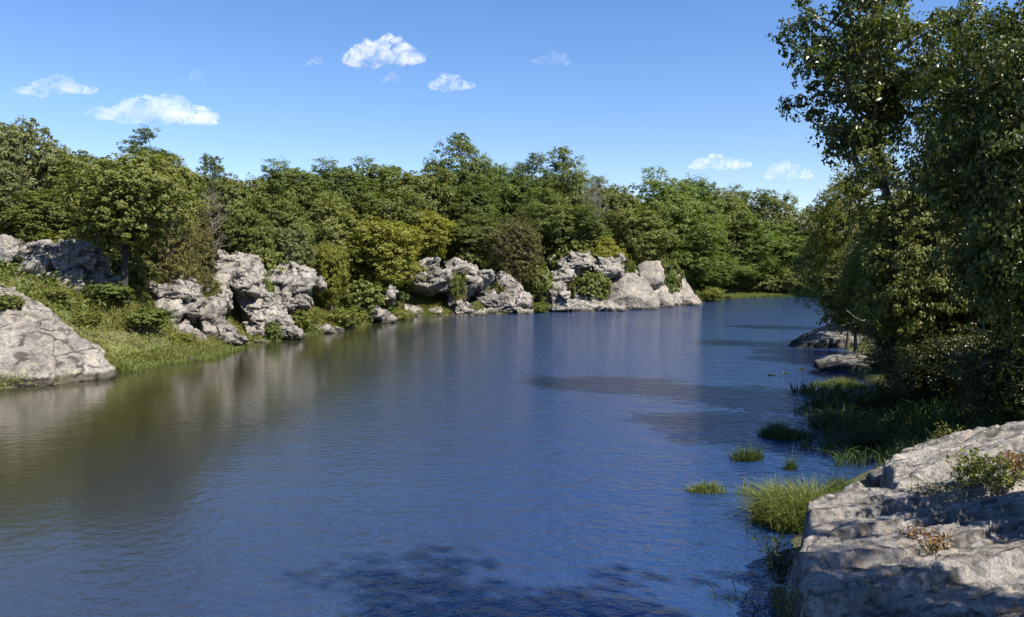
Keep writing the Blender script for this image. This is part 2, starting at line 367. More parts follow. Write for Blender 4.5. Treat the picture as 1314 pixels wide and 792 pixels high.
def rock(name, label, blocks, mat=None, cat='rock', group=None):
    vs, fs, o = [], [], 0
    for v, f in blocks: vs.append(v); fs.append(f+o); o += len(v)
    v = np.vstack(vs); base = np.array([v[:, 0].mean(), v[:, 1].mean(), max(v[:, 2].min(), -1)])
    ob = link(name, mesh_np(name, v-base, np.vstack(fs), mat or ROCK, True)); ob.location = base
    return tag(ob, label, cat, group)
def PB(x0, x1, y0, y1, D, depth=None, rng=None, sub=5, **k):
    c = P((x0+x1)/2, (y0+y1)/2, D); a = (x1-x0)/2*D/F; h = (y1-y0)/2*D/F
    b = depth/2 if depth else max(a, h)*.8
    c = c+np.array([0, b*.6, 0]); return block(c, (a*1.04, b, h*1.04), rng, sub=sub, **k)

L1 = [hblock([P(x, y, D) for x, y, D in [(-90, 512, 33.2), (0, 501, 33.4), (72, 495, 34.2), (-90, 470, 33.4), (72, 440, 36), (68, 402, 40), (40, 380, 41), (0, 357, 42), (-90, 325, 43), (80, 420, 44), (0, 380, 47), (-90, 360, 47)]], np.random.default_rng(11), 7, crack=.34, cell=2.4),
      hblock([P(x, y, D) for x, y, D in [(66, 497, 34.6), (148, 486, 36.2), (149, 470, 37), (66, 462, 35.5), (66, 404, 39.5), (96, 426, 39), (128, 450, 38.2), (150, 474, 42), (80, 415, 44), (66, 480, 44)]], np.random.default_rng(12), 6, crack=.42, cell=2.2)]
rock('rock_outcrop', 'big pale speckled rock slab sloping into the water at the left edge', L1, ROCKS, 'rock', 'pale rocks along the left bank')
RK = [ # label, material, seed, [(outline, distance, depth), ...]
 ('tall grey fractured outcrop behind the weedy slope, beside the dark oak trunk', ROCK, 13, [
   ([(16, 344), (28, 322), (48, 307), (62, 311), (62, 342), (40, 356)], 45.5, 4), ([(54, 311), (90, 311), (94, 336), (72, 342), (54, 338)], 46, 4), ([(84, 311), (124, 307), (130, 332), (110, 344), (86, 336)], 46, 4),
   ([(68, 334), (98, 336), (114, 362), (118, 388), (100, 386), (80, 360)], 44.6, 3), ([(106, 336), (134, 330), (142, 370), (128, 392), (110, 378)], 45.4, 4), ([(136, 356), (152, 354), (156, 378), (140, 382)], 45.4, 3), ([(34, 340), (74, 338), (80, 366), (40, 362)], 45.8, 4)]),
 ('small cream rock at the left edge above the weedy slope', ROCK, 14, [([(-20, 314), (6, 302), (26, 308), (22, 328), (4, 336), (-20, 336)], 47, 4), ([(-40, 320), (-12, 316), (-8, 350), (-40, 352)], 47, 3)]),
 ('fractured rock face with deep dark clefts under the olive cedar', ROCK, 15, [
   ([(183, 380), (196, 360), (222, 358), (235, 370), (230, 400), (212, 418), (188, 412)], 49.6, 4), ([(192, 358), (228, 354), (250, 363), (258, 380), (240, 386), (204, 376)], 50.2, 5), ([(236, 374), (258, 378), (252, 402), (238, 404)], 50.3, 3),
   ([(208, 420), (236, 414), (264, 432), (258, 443), (216, 436)], 48.8, 3), ([(218, 346), (234, 345), (237, 358), (220, 360)], 52, 2), ([(196, 384), (240, 372), (284, 384), (288, 428), (210, 430)], 52.6, 5), ([(204, 400), (226, 398), (228, 424), (206, 424)], 49.6, 2)]),
 ('rock rib slanting down to the shore grass right of the dark cleft', ROCK, 16, [
   ([(254, 382), (276, 382), (284, 402), (284, 420), (262, 414)], 51.6, 3), ([(258, 402), (284, 404), (300, 424), (290, 438), (264, 426)], 50.8, 3), ([(280, 416), (296, 420), (314, 437), (302, 444), (282, 436)], 50.4, 2)]),
 ('broad sunlit rock dome on top of the left bank above a weedy gully', ROCK, 17, [
   ([(268, 344), (276, 328), (306, 325), (326, 334), (340, 354), (328, 368), (292, 364)], 58, 6), ([(264, 352), (292, 354), (298, 382), (280, 396), (262, 378)], 56, 4), ([(292, 352), (328, 352), (334, 376), (300, 376)], 57, 4), ([(266, 356), (336, 350), (378, 372), (372, 420), (320, 424), (276, 416)], 59.5, 6)]),
 ('long broken rock spur running down to the water beside a round dark bush', ROCK, 18, [
   ([(304, 374), (326, 366), (350, 376), (362, 396), (346, 410), (316, 400)], 57, 4), ([(320, 390), (352, 388), (366, 408), (352, 422), (328, 412)], 56.2, 3), ([(352, 400), (366, 404), (388, 426), (374, 434), (352, 424)], 56, 2), ([(314, 414), (336, 414), (348, 428), (322, 434)], 55.6, 2)]),
 ('pale wrinkled rock knob on the bank left of the yellow-green tree', ROCK, 19, [
   ([(338, 348), (358, 341), (390, 340), (402, 348), (398, 364), (378, 377), (356, 374)], 61.5, 4), ([(372, 382), (384, 374), (399, 382), (396, 393), (376, 393)], 60.5, 2), ([(402, 356), (412, 353), (418, 364), (410, 370)], 62.5, 2), ([(340, 366), (372, 364), (380, 392), (350, 398)], 60.5, 3)]),
 ('small flat pale rock lying at the waterline in front of bushes', ROCK, 20, [([(400, 428), (408, 418), (420, 415), (438, 424), (434, 430), (404, 431)], 62, 2)]),
 ('low pale rock ramp slanting from a dark hollow to the water', ROCK, 21, [([(456, 384), (470, 386), (492, 400), (488, 408), (464, 402)], 73, 3), ([(478, 394), (494, 398), (508, 408), (498, 414), (480, 410)], 74, 2)]),
 ('small upright white boulder in the bushes left of the overhanging outcrop', ROCK, 40, [([(491, 381), (500, 364), (508, 370), (506, 385)], 78, 2)]),
 ('largest overhanging outcrop with a black hollow beneath its pale top', ROCK, 22, [
   ([(518, 352), (534, 341), (548, 333), (565, 332), (563, 348), (552, 367), (536, 366)], 86, 6, 1.0), ([(548, 350), (578, 346), (580, 358), (558, 370), (546, 368)], 86.5, 5, 1.0), ([(506, 350), (600, 350), (640, 362), (644, 404), (508, 406)], 92.5, 5), ([(574, 354), (583, 350), (586, 394), (576, 400)], 88, 2), ([(530, 374), (560, 380), (566, 402), (536, 402)], 90.4, 2)]),
 ('pale angular boulder at the waterline below the black hollow', ROCK, 23, [([(519, 392), (538, 393), (549, 406), (538, 411), (524, 404)], 84.8, 2.5)]),
 ('low white rocks along the waterline right of the black hollow', ROCK, 24, [([(580, 397), (590, 384), (607, 391), (610, 400), (588, 402)], 86, 2.5), ([(570, 406), (590, 398), (600, 404), (588, 408)], 85, 2), ([(550, 396), (566, 394), (570, 405), (552, 407)], 86, 2), ([(600, 398), (622, 396), (626, 405), (602, 407)], 85.8, 2)]),
 ('long tilted slab with shadow under it in the middle of the far rocks', ROCK, 25, [
   ([(584, 380), (604, 358), (612, 352), (618, 362), (592, 384)], 88, 3, 1.0), ([(606, 360), (614, 349), (631, 347), (634, 355), (612, 371)], 88.5, 4, 1.0), ([(570, 339), (586, 331), (606, 338), (612, 348), (592, 352)], 92, 3), ([(596, 364), (646, 352), (648, 400), (600, 402)], 92.5, 3), ([(608, 384), (634, 373), (642, 384), (628, 391)], 89, 2)]),
 ('white rounded rock mound just left of the brown cedar foot', ROCK, 26, [
   ([(637, 352), (645, 348), (666, 361), (672, 376), (654, 374), (642, 362)], 91.5, 4), ([(630, 388), (645, 373), (661, 370), (667, 402), (640, 406)], 89.2, 3), ([(656, 376), (670, 371), (684, 386), (682, 398), (662, 398)], 90, 3), ([(620, 393), (634, 389), (640, 403), (624, 405)], 88.6, 2), ([(662, 396), (684, 397), (684, 404), (664, 405)], 88.4, 1.5)]),
 ('grey layered ledge topping the far outcrop under dark trees', ROCK, 27, [
   ([(716, 337), (732, 329), (757, 325), (762, 334), (746, 341), (722, 346)], 98, 4), ([(707, 353), (724, 343), (738, 347), (736, 362), (714, 362)], 96.5, 3), ([(700, 368), (710, 357), (724, 358), (728, 370), (708, 378)], 95.5, 3), ([(690, 372), (706, 366), (708, 392), (690, 394)], 94.5, 3), ([(684, 372), (716, 348), (800, 344), (856, 356), (858, 394), (690, 398)], 101, 7)]),
 ('square pale boulder standing at the water beside a low slab', ROCK, 28, [([(705, 380), (712, 375), (731, 373), (732, 396), (706, 400)], 92.5, 3, .9)]),
 ('low flat slab reaching into the water below the round green bush', ROCK, 29, [([(730, 386), (746, 384), (762, 392), (760, 400), (732, 401)], 93.2, 2.5), ([(736, 368), (750, 373), (768, 383), (760, 392), (744, 384)], 95, 2.5), ([(754, 382), (772, 383), (804, 396), (788, 400), (760, 398)], 94.5, 2.5)]),
 ('pale block high on the far outcrop above the smooth grey mound', ROCK, 30, [([(759, 338), (776, 333), (797, 330), (802, 341), (794, 354), (766, 352)], 99.5, 4)]),
 ('smooth grey rounded mound in the far outcrop, almost free of cracks', ROCKB, 31, [([(776, 378), (788, 358), (800, 350), (814, 350), (830, 362), (846, 384), (848, 397), (778, 399)], 97.5, 6)]),
 ('brownish grey block beside the dark bush at the far rocks', ROCKB, 32, [([(818, 342), (828, 335), (847, 336), (852, 350), (842, 366), (822, 362)], 103, 4), ([(806, 374), (850, 358), (866, 380), (862, 395), (810, 398)], 102.6, 5)]),
 ('wedge-shaped brown rock ending the far outcrop at the water', ROCKB, 33, [([(858, 366), (868, 349), (875, 353), (888, 376), (902, 391), (852, 394)], 108, 5), ([(832, 384), (854, 364), (874, 374), (876, 396), (834, 398)], 106, 4)]),
]
for lab, mat, seed, bl in RK:
    rg = np.random.default_rng(seed); kw = dict(crack=.3, rough=.8) if mat is ROCKB else {}; kw['slope0'] = .38
    rock('rock_outcrop' if len(bl) > 1 else 'boulder', lab, sum([crag(b, rg, kw) for b in bl], []), mat, 'rock', 'pale rocks along the left bank')
rg = np.random.default_rng(78)
ST = []
for k in range(4):
    v, f = hblock(rg.normal(size=(9, 3))*np.array([.5, .4, .3]), rg, 4, crack=.5); ST.append(mesh_np('shore_stone', v-v.mean(0), f, ROCK, True))
for k in range(34):
    a = SH[rg.choice([2, 4, 6, 7, 8, 9, 10, 11, 12, 13, 14, 15])]; b_ = SH[[i for i in range(len(SH)) if np.allclose(SH[i], a)][0]+1]; t = rg.uniform(); q = a[:2]*(1-t)+b_[:2]*t+rg.normal(size=2)*.35
    o = link('shore_stone', ST[k % 4]); o.location = (q[0], q[1], .02); sc = rg.uniform(.3, .85); o.scale = (sc, sc, sc*.8); o.rotation_euler.z = rg.uniform(0, 6.28)
    tag(o, 'small loose stone lying at the waterline under the left bank rocks', 'stone', 'loose stones along the left waterline')
rg = np.random.default_rng(77)
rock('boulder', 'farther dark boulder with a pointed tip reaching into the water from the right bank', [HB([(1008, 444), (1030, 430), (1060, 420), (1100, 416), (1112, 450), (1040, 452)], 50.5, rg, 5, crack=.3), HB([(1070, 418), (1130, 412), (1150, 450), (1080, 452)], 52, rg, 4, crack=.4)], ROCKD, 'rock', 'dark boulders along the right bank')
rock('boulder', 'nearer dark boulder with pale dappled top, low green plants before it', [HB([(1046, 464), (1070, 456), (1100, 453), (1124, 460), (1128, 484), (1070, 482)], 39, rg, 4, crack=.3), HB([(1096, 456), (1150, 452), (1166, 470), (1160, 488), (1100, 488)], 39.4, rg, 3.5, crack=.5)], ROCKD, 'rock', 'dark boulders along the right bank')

# near rock ledges: height fields with strata steps and steep sides
def ledge(name, label, poly, zfun, res, mat, seed):
    poly = np.array(poly, float); lo = poly.min(0)-.6; hi = poly.max(0)+.6
    ax = np.arange(lo[0], hi[0], res); ay = np.arange(lo[1], hi[1], res); X, Y = np.meshgrid(ax, ay); q = np.column_stack([X.ravel(), Y.ravel()])
    s = np.full(len(q), 1e9); ins = np.zeros(len(q), bool)
    for a, b in zip(poly, np.roll(poly, -1, 0)):
        e = b-a; w = q-a; t = np.clip((w@e)/(e@e), 0, 1); s = np.minimum(s, np.linalg.norm(w-t[:, None]*e, axis=1))
        ins ^= ((a[1] > q[:, 1]) != (b[1] > q[:, 1])) & (q[:, 0] < (b[0]-a[0])*(q[:, 1]-a[1])/(b[1]-a[1]+1e-12)+a[0])
    s = np.where(ins, s, -s); q3 = np.column_stack([q, np.zeros(len(q))])
    s = s+.16*fbm(q3*1.4, 4, seed)
    z = zfun(q, q3); edge = np.clip((s+.05)/.22, 0, 1)**.5
    z = -.7+(z+.7)*edge
    i = np.arange(len(q)).reshape(len(ay), len(ax))
    f = np.column_stack([i[:-1, :-1].ravel(), i[:-1, 1:].ravel(), i[1:, 1:].ravel(), i[1:, :-1].ravel()])
    keep = (s[f] > -.3).any(1); f = f[keep]
    u = np.unique(f); mp_ = np.full(len(q), -1); mp_[u] = np.arange(len(u)); v = np.column_stack([q, z])[u]
    base = np.array([v[:, 0].mean(), v[:, 1].mean(), 0]); ob = link(name, mesh_np(name, v-base, mp_[f], mat, True)); ob.location = base
    return tag(ob, label, 'rock', 'near rock ledges on the right')
def strata(q, q3, ux, uy, step, drop, seed, amp=.09):
    u = q[:, 0]*ux+q[:, 1]*uy+.30*fbm(q3*.55, 3, seed)+.05*fbm(q3*2.5, 3, seed+1)
    t = u/step; fr = t-np.floor(t)
    saw = np.where(fr < .08, smooth(fr/.08), 1-.85*(fr-.08)/.92)
    rnd = _h(np.floor(t).astype(np.int64), np.zeros(len(q), np.int64), np.zeros(len(q), np.int64), seed)
    d1, d2, cv = worley(np.column_stack([(q[:, 0]*uy-q[:, 1]*ux)*.45, u*1.5, 0*u]), seed+5)
    blk = 0
    for sz_, am in ((1.0, .20), (.42, .13), (.18, .06)):
        qq = np.column_stack([(q[:, 0]*uy-q[:, 1]*ux)*.32, u*1.6, 0*u])/sz_+.35*fbm(q3*2.2, 3, seed+31)[:, None]*np.array([.3, 1, 0]); a1, a2, av, ag = worley(qq, seed+int(sz_*50), True); ck = np.floor(av*9973).astype(np.int64); zz_ = np.zeros_like(ck)
        blk = blk+.5*am*((av-.5)*.6+ag[:, 0]*(_h(ck, zz_, zz_, 1)-.5)+ag[:, 1]*(_h(ck, zz_, zz_, 2)-.5)*1.4-.18*np.exp(-(a2-a1)/.04))
    return blk+drop*saw*(.35+.9*rnd)+amp*fbm(q3*1.1, 5, seed+2)+.03*fbm(q3*6, 3, seed+3)-.05*np.exp(-(d2-d1)/.03)+.06*(cv-.5)
def z_near(q, q3): return .98+.075*(q[:, 1]-8)+.02*(q[:, 0]-3)+strata(q, q3, -.34, .94, .80, .24, 41, .05)
def z_mid(q, q3): return 1.02+.06*(q[:, 1]-11)+.03*(q[:, 0]-4)+strata(q, q3, -.25, .97, .9, .24, 57, .05)
def z_up(q, q3): return .95+.11*(q[:, 0]-6.5)+.02*(q[:, 1]-15)+strata(q, q3, -.5, .86, 1.1, .24, 83, .06)
ledge('rock_ledge', 'near layered rock ledge in dappled shade at the bottom right corner', [(2.75, 7.4), (3.15, 8.8), (3.5, 10.2), (4.2, 11.15), (7.5, 11.6), (11, 12), (11, 6), (6, 5.4), (3.4, 5.4)], z_near, .035, ROCKN, 3)
ledge('rock_ledge', 'sunlit pitted rock shelf just behind the shaded ledge, beside the bright grass', [(3.75, 10.8), (4.25, 11.8), (4.7, 12.9), (5.6, 13.6), (7.4, 13.9), (10.5, 14.2), (12, 13), (12, 11), (7, 10.6)], z_mid, .035, ROCKN, 4)
ledge('rock_ledge', 'rising pale rock slab with weeds on it at the right edge', [(6.6, 14.0), (7.4, 16.2), (8.6, 17.2), (10.3, 17.8), (14, 18.5), (15, 14.5), (10, 13.4)], z_up, .045, ROCKN, 5)
rock('boulder', 'flat shaded rock at the water behind the pale ledge, below the dark reeds', [HB([(1116, 606), (1140, 592), (1190, 578), (1216, 582), (1206, 620), (1130, 624)], 16.6, rg, 2.4, crack=.35), HB([(1160, 582), (1220, 566), (1250, 572), (1236, 612), (1170, 612)], 17.6, rg, 2.4, crack=.35)], ROCKN, 'rock', 'near rock ledges on the right')

# ------------------------------------------------------------------ plants
def rand_dir(rng, n):
    d = rng.normal(size=(n, 3)); return d/np.linalg.norm(d, axis=1)[:, None]
def unit(v): return v/np.maximum(np.linalg.norm(v, axis=1), 1e-9)[:, None]
def leaves(pos, nrm, size, rng, asp=.55):
    """one folded rhombus per leaf"""
    n = len(pos); t = unit(np.cross(nrm, rand_dir(rng, n))); b = np.cross(nrm, t)
    L = size[:, None]*.5; w = L*asp
    fold = nrm*L*.22
    v = np.stack([pos-t*L, pos+b*w+fold, pos+t*L-fold*.6, pos-b*w+fold], 1).reshape(-1, 3)
    f = np.arange(4*n).reshape(n, 4); return v, f
def tube(pts, rad, sides=6):
    pts = np.asarray(pts, float); n = len(pts); d = np.gradient(pts, axis=0); d = unit(d)
    ref = np.where(np.abs(d[:, [2]]) > .9, np.array([[1., 0, 0]]), np.array([[0, 0, 1.]])); a = unit(np.cross(d, ref)); b = np.cross(d, a)
    th = np.linspace(0, 2*np.pi, sides, endpoint=False)
    v = (pts[:, None]+np.asarray(rad)[:, None, None]*(np.cos(th)[None, :, None]*a[:, None]+np.sin(th)[None, :, None]*b[:, None])).reshape(-1, 3)
    f = []
    for i in range(n-1):
        for j in range(sides):
            k = (j+1) % sides; f.append((i*sides+j, i*sides+k, (i+1)*sides+k, (i+1)*sides+j))
    return v, np.array(f)
def merge(parts):
    vs, fs, o = [], [], 0
    for v, f in parts: vs.append(v); fs.append(f+o); o += len(v)
    return np.vstack(vs), np.vstack(fs)
def curve(a, b, sag, rng, n=6, wob=.05):
    t = np.linspace(0, 1, n)[:, None]; L = np.linalg.norm(b-a)
    p = a*(1-t)+b*t; p[:, 2] += sag*L*np.sin(np.pi*t[:, 0]); w = rng.normal(size=(n, 3))*wob*L; w[0] = w[-1] = 0
    return p+w

def make_tree(seed, H=10., Rc=4., base=2.5, ncl=60, nleaf=12000, leaf=.3, clr=1.1, shape='dome', shell=.45, r0=.22, upw=.3, rnd=.6, asp=.6, holes=.0, lean=0., squash=.9, sub_n=16):
    """a tapered trunk with limbs to the leaf clumps; returns (trunk, crown) arrays in metres for a tree of height H"""
    rng = np.random.default_rng(seed)
    cz = (base+H)/2; ch = (H-base)/2
    dirs = rand_dir(rng, ncl*3)
    # spread the clumps evenly: greedy farthest choice
    keep = [0]; dist = np.linalg.norm(dirs-dirs[0], axis=1)
    for _ in range(ncl-1):
        i = int(np.argmax(dist*rng.uniform(.6, 1, len(dirs)))); keep.append(i); dist = np.minimum(dist, np.linalg.norm(dirs-dirs[i], axis=1))
    d = dirs[keep]; rad = rng.uniform(shell, 1, ncl)**.6*(.82+.30*vnoise(d*1.7+seed, seed))
    if shape == 'cone':
        h = np.clip(rng.uniform(0, 1, ncl)**1.25, 0, .97); ang = rng.uniform(0, 2*np.pi, ncl); rr = (1-h**1.5)*rng.uniform(.55, 1, ncl)*(.85+.3*vnoise(d*2+seed, seed))
        c = np.column_stack([np.cos(ang)*rr*Rc, np.sin(ang)*rr*Rc, base+h*(H-base)*.97]); cs = clr*(1.05-.5*h)
    elif shape == 'tier':
        h = rng.uniform(0, 1, ncl); ang = rng.uniform(0, 2*np.pi, ncl); rr = (1-.55*h)*rng.uniform(.25, 1, ncl)
        c = np.column_stack([np.cos(ang)*rr*Rc, np.sin(ang)*rr*Rc, base+h*(H-base)*.95]); cs = clr*rng.uniform(.7, 1.2, ncl)
    else:
        c = d*rad[:, None]*np.array([Rc, Rc, ch]); c[:, 2] += cz; cs = clr*rng.uniform(.6, 1.3, ncl)
        low = c[:, 2] < cz; c[low, :2] *= .92
    c[:, 0] += lean*(c[:, 2]/H)*H
    cen = np.array([lean*cz*.8, 0, cz-ch*.3])
    wgt = cs**2.2; cnt = rng.multinomial(nleaf, wgt/wgt.sum())
    ps, ns = [], []
    for k in range(ncl):
        n = cnt[k]; m_ = max(5, int(n/sub_n)); q = rand_dir(rng, m_); ro = rng.uniform(.25, 1, m_)**.5
        q[:, 2] = np.where(rng.uniform(size=m_) < .5, np.abs(q[:, 2]), q[:, 2])
        lump = 1+.42*vnoise(q*2.6+k*7.1, seed+k)
        sc_ = q*(ro*lump)[:, None]*cs[k]*np.array([1.08, 1.08, squash])
        id_ = rng.integers(m_, size=n); v_ = rand_dir(rng, n); sr = cs[k]*.30*rng.uniform(.6, 1.3, m_)
        p = sc_[id_]+v_*(sr[id_]*rng.uniform(.1, 1, n)**.5)[:, None]*np.array([1.15, 1.15, .7])
        ps.append(c[k]+p); o = unit((c[k]-cen)[None])[0]
        ns.append(q[id_]*.6+v_*.45+o*.6+np.array([0, 0, upw])+rand_dir(rng, n)*rnd)
    ps = np.vstack(ps); ns = unit(np.vstack(ns))
    cv = leaves(ps, ns, leaf*rng.uniform(.55, 1.35, len(ps)), rng, asp)
    # trunk and limbs
    tp = [np.array([0, 0, -.8]), np.array([0, 0, 0.])]
    top = H*.82; nseg = 7
    for i in range(1, nseg+1):
        z = top*i/nseg; tp.append(np.array([lean*z+rng.normal()*.025*H*.5, rng.normal()*.025*H*.5, z]))
    tp = np.array(tp); tr = r0*np.concatenate([[1.35, 1.15], np.linspace(.9, .18, nseg)])
    parts = [tube(tp, tr, 8)]
    for k in range(ncl):
        zt = np.clip(c[k, 2]-rng.uniform(.25, .5)*np.hypot(*c[k, :2])-.2, base*.55, top*.97)
        i = np.searchsorted(tp[:, 2], zt)-1; t = (zt-tp[i, 2])/(tp[i+1, 2]-tp[i, 2]); a = tp[i]*(1-t)+tp[i+1]*t
        r = r0*.34*(1-.6*zt/H)+.012
        parts.append(tube(curve(a, c[k], .10, rng), np.linspace(r, r*.22, 6), 5))
    return merge(parts), cv
def make_bare(seed, H=9., spread=3., n=26, r0=.14):
    rng = np.random.default_rng(seed); tp = np.array([[rng.normal()*.12, rng.normal()*.12, z] for z in np.linspace(-.6, H, 9)]); tp[:2, :2] = 0
    parts = [tube(tp, np.linspace(r0, .02, 9), 7)]
    for k in range(n):
        z = rng.uniform(.25, .95)*H; a = np.array([np.interp(z, tp[:, 2], tp[:, j]) for j in (0, 1)]+[z])
        ang = rng.uniform(0, 2*np.pi); L = spread*(1.05-z/H*.7)*rng.uniform(.5, 1)
        b = a+np.array([math.cos(ang)*L, math.sin(ang)*L, L*rng.uniform(.4, 1.0)]); r = r0*.35*(1.1-z/H)+.012
        cvv = curve(a, b, .05, rng, 7, .05); parts.append(tube(cvv, np.linspace(r, .008, 7), 5))
        for j in range(5):
            i = rng.integers(2, 6); e = cvv[i]+rand_dir(rng, 1)[0]*L*.4+np.array([0, 0, L*.2]); parts.append(tube(curve(cvv[i], e, .03, rng, 5, .07), np.linspace(r*.4, .006, 5), 4))
    return merge(parts)

VAR = {}
def variant(kind, spec, mat, seeds, bark=None):
    L = []
    for s in seeds:
        (tv, tf), (cv, cf) = make_tree(s, **spec)
        L.append((mesh_np(kind+'_trunk', tv, tf, bark or BARK, True), mesh_np(kind+'_crown', cv, cf, mat), spec['H'], spec['Rc'], spec['base']))
    VAR[kind] = L
dome = dict(H=10., Rc=4., base=1.4, ncl=85, nleaf=26000, leaf=.23, clr=.95)
variant('oak', dome, LEAF['oak'], (1, 2, 3))
variant('highoak', dict(dome, base=3.0, ncl=80, nleaf=20000, clr=.95, r0=.24, lean=.0), LEAF['oak'], (33,), bark_mat('dark_bark', (.014, .012, .010), (.036, .030, .025)))
variant('grey', dict(dome, clr=.9, nleaf=22000), LEAF['grey'], (4, 5))
variant('dark', dict(dome, H=16., Rc=5.5, base=3., ncl=80, nleaf=30000, leaf=.28, clr=1.45), LEAF['dark'], (6, 7))
variant('bright', dict(dome, H=16., Rc=5.5, base=1.5, ncl=90, nleaf=32000, leaf=.28, clr=1.4), LEAF['bright'], (8, 9, 10))
variant('yellow', dict(dome, H=9., Rc=4., base=.8, clr=1.0), LEAF['yellow'], (11, 12))
variant('cedar', dict(H=7., Rc=3., base=.3, ncl=90, nleaf=26000, leaf=.19, clr=.75, shape='cone', asp=.35, rnd=.9), LEAF['cedar'], (13, 14))
variant('cedardome', dict(H=7., Rc=3.6, base=.2, ncl=110, nleaf=28000, leaf=.18, clr=.7, asp=.35, rnd=.8), LEAF['cedar'], (35,))
variant('pine', dict(H=11., Rc=3.2, base=5., ncl=26, nleaf=11000, leaf=.2, clr=.8, shape='tier', asp=.35, squash=.6), LEAF['dark'], (15, 16))
bush = dict(H=2.2, Rc=1.6, base=.1, ncl=34, nleaf=5200, leaf=.20, clr=.55, r0=.05)
variant('bush', bush, LEAF['oak'], (17, 18))
variant('ybush', dict(bush, nleaf=4200, leaf=.15, rnd=1.), LEAF['weed'], (19, 20))
variant('dbush', bush, LEAF['dark'], (21,))
variant('tall_near', dict(H=17., Rc=5.0, base=7.0, ncl=80, nleaf=26000, leaf=.19, clr=.85, rnd=1., r0=.3, shell=.12, squash=.75, sub_n=11), LEAF['near'], (22, 23), TWIG)
variant('lean_near', dict(H=17., Rc=4.4, base=5.8, ncl=85, nleaf=24000, leaf=.19, clr=.8, rnd=1., r0=.26, shell=.12, squash=.75, sub_n=11, lean=-.2), LEAF['near'], (34,), TWIG)
variant('leafy', dict(H=11., Rc=4.2, base=1.0, ncl=120, nleaf=60000, leaf=.15, clr=.95, rnd=1., r0=.2, shell=.3), LEAF['near'], (24, 25))
variant('shader', dict(H=11., Rc=4.2, base=3.0, ncl=64, nleaf=15000, leaf=.22, clr=.9, r0=.2, shell=.2, sub_n=12), LEAF['near'], (36,))
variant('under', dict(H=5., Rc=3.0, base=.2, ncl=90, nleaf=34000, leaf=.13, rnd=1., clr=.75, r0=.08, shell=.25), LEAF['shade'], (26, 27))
variant('birch', dict(H=11., Rc=4.0, base=1.0, ncl=90, nleaf=30000, leaf=.17, clr=.9, r0=.14, shell=.3, rnd=.9), LEAF['yellow'], (28,))
variant('glade', dict(H=11., Rc=4.0, base=.8, ncl=100, nleaf=32000, leaf=.19, clr=.95, r0=.16, shell=.3), LEAF['oak'], (29,))

prng = random.Random(5)
def place(kind, name, label, cat, x, y, z, height, width, rot=None, group=None, vi=None, stem='trunk'):
    t, c, H, Rc, b = VAR[kind][prng.randrange(len(VAR[kind])) if vi is None else vi]
    o = thing(name, (x, y, z), label, cat, group)
    o.scale = (width/(2*Rc), width/(2*Rc), height/H); o.rotation_euler.z = prng.uniform(0, 6.28) if rot is None else rot
    link(stem, t, o); link('crown' if stem == 'trunk' else 'foliage', c, o); return o
def PT(kind, name, label, px, ytop, wpx, D, cat='tree', group=None, zb=None, **k):
    p = P(px, ytop, D); z = tz(p[0], p[1]) if zb is None else zb
    return place(kind, name, label, cat, p[0], p[1], z-.05, max(p[2]-z, .42*wpx*D/F if cat == 'bush' else .6), wpx*D/F, group=group, **k)

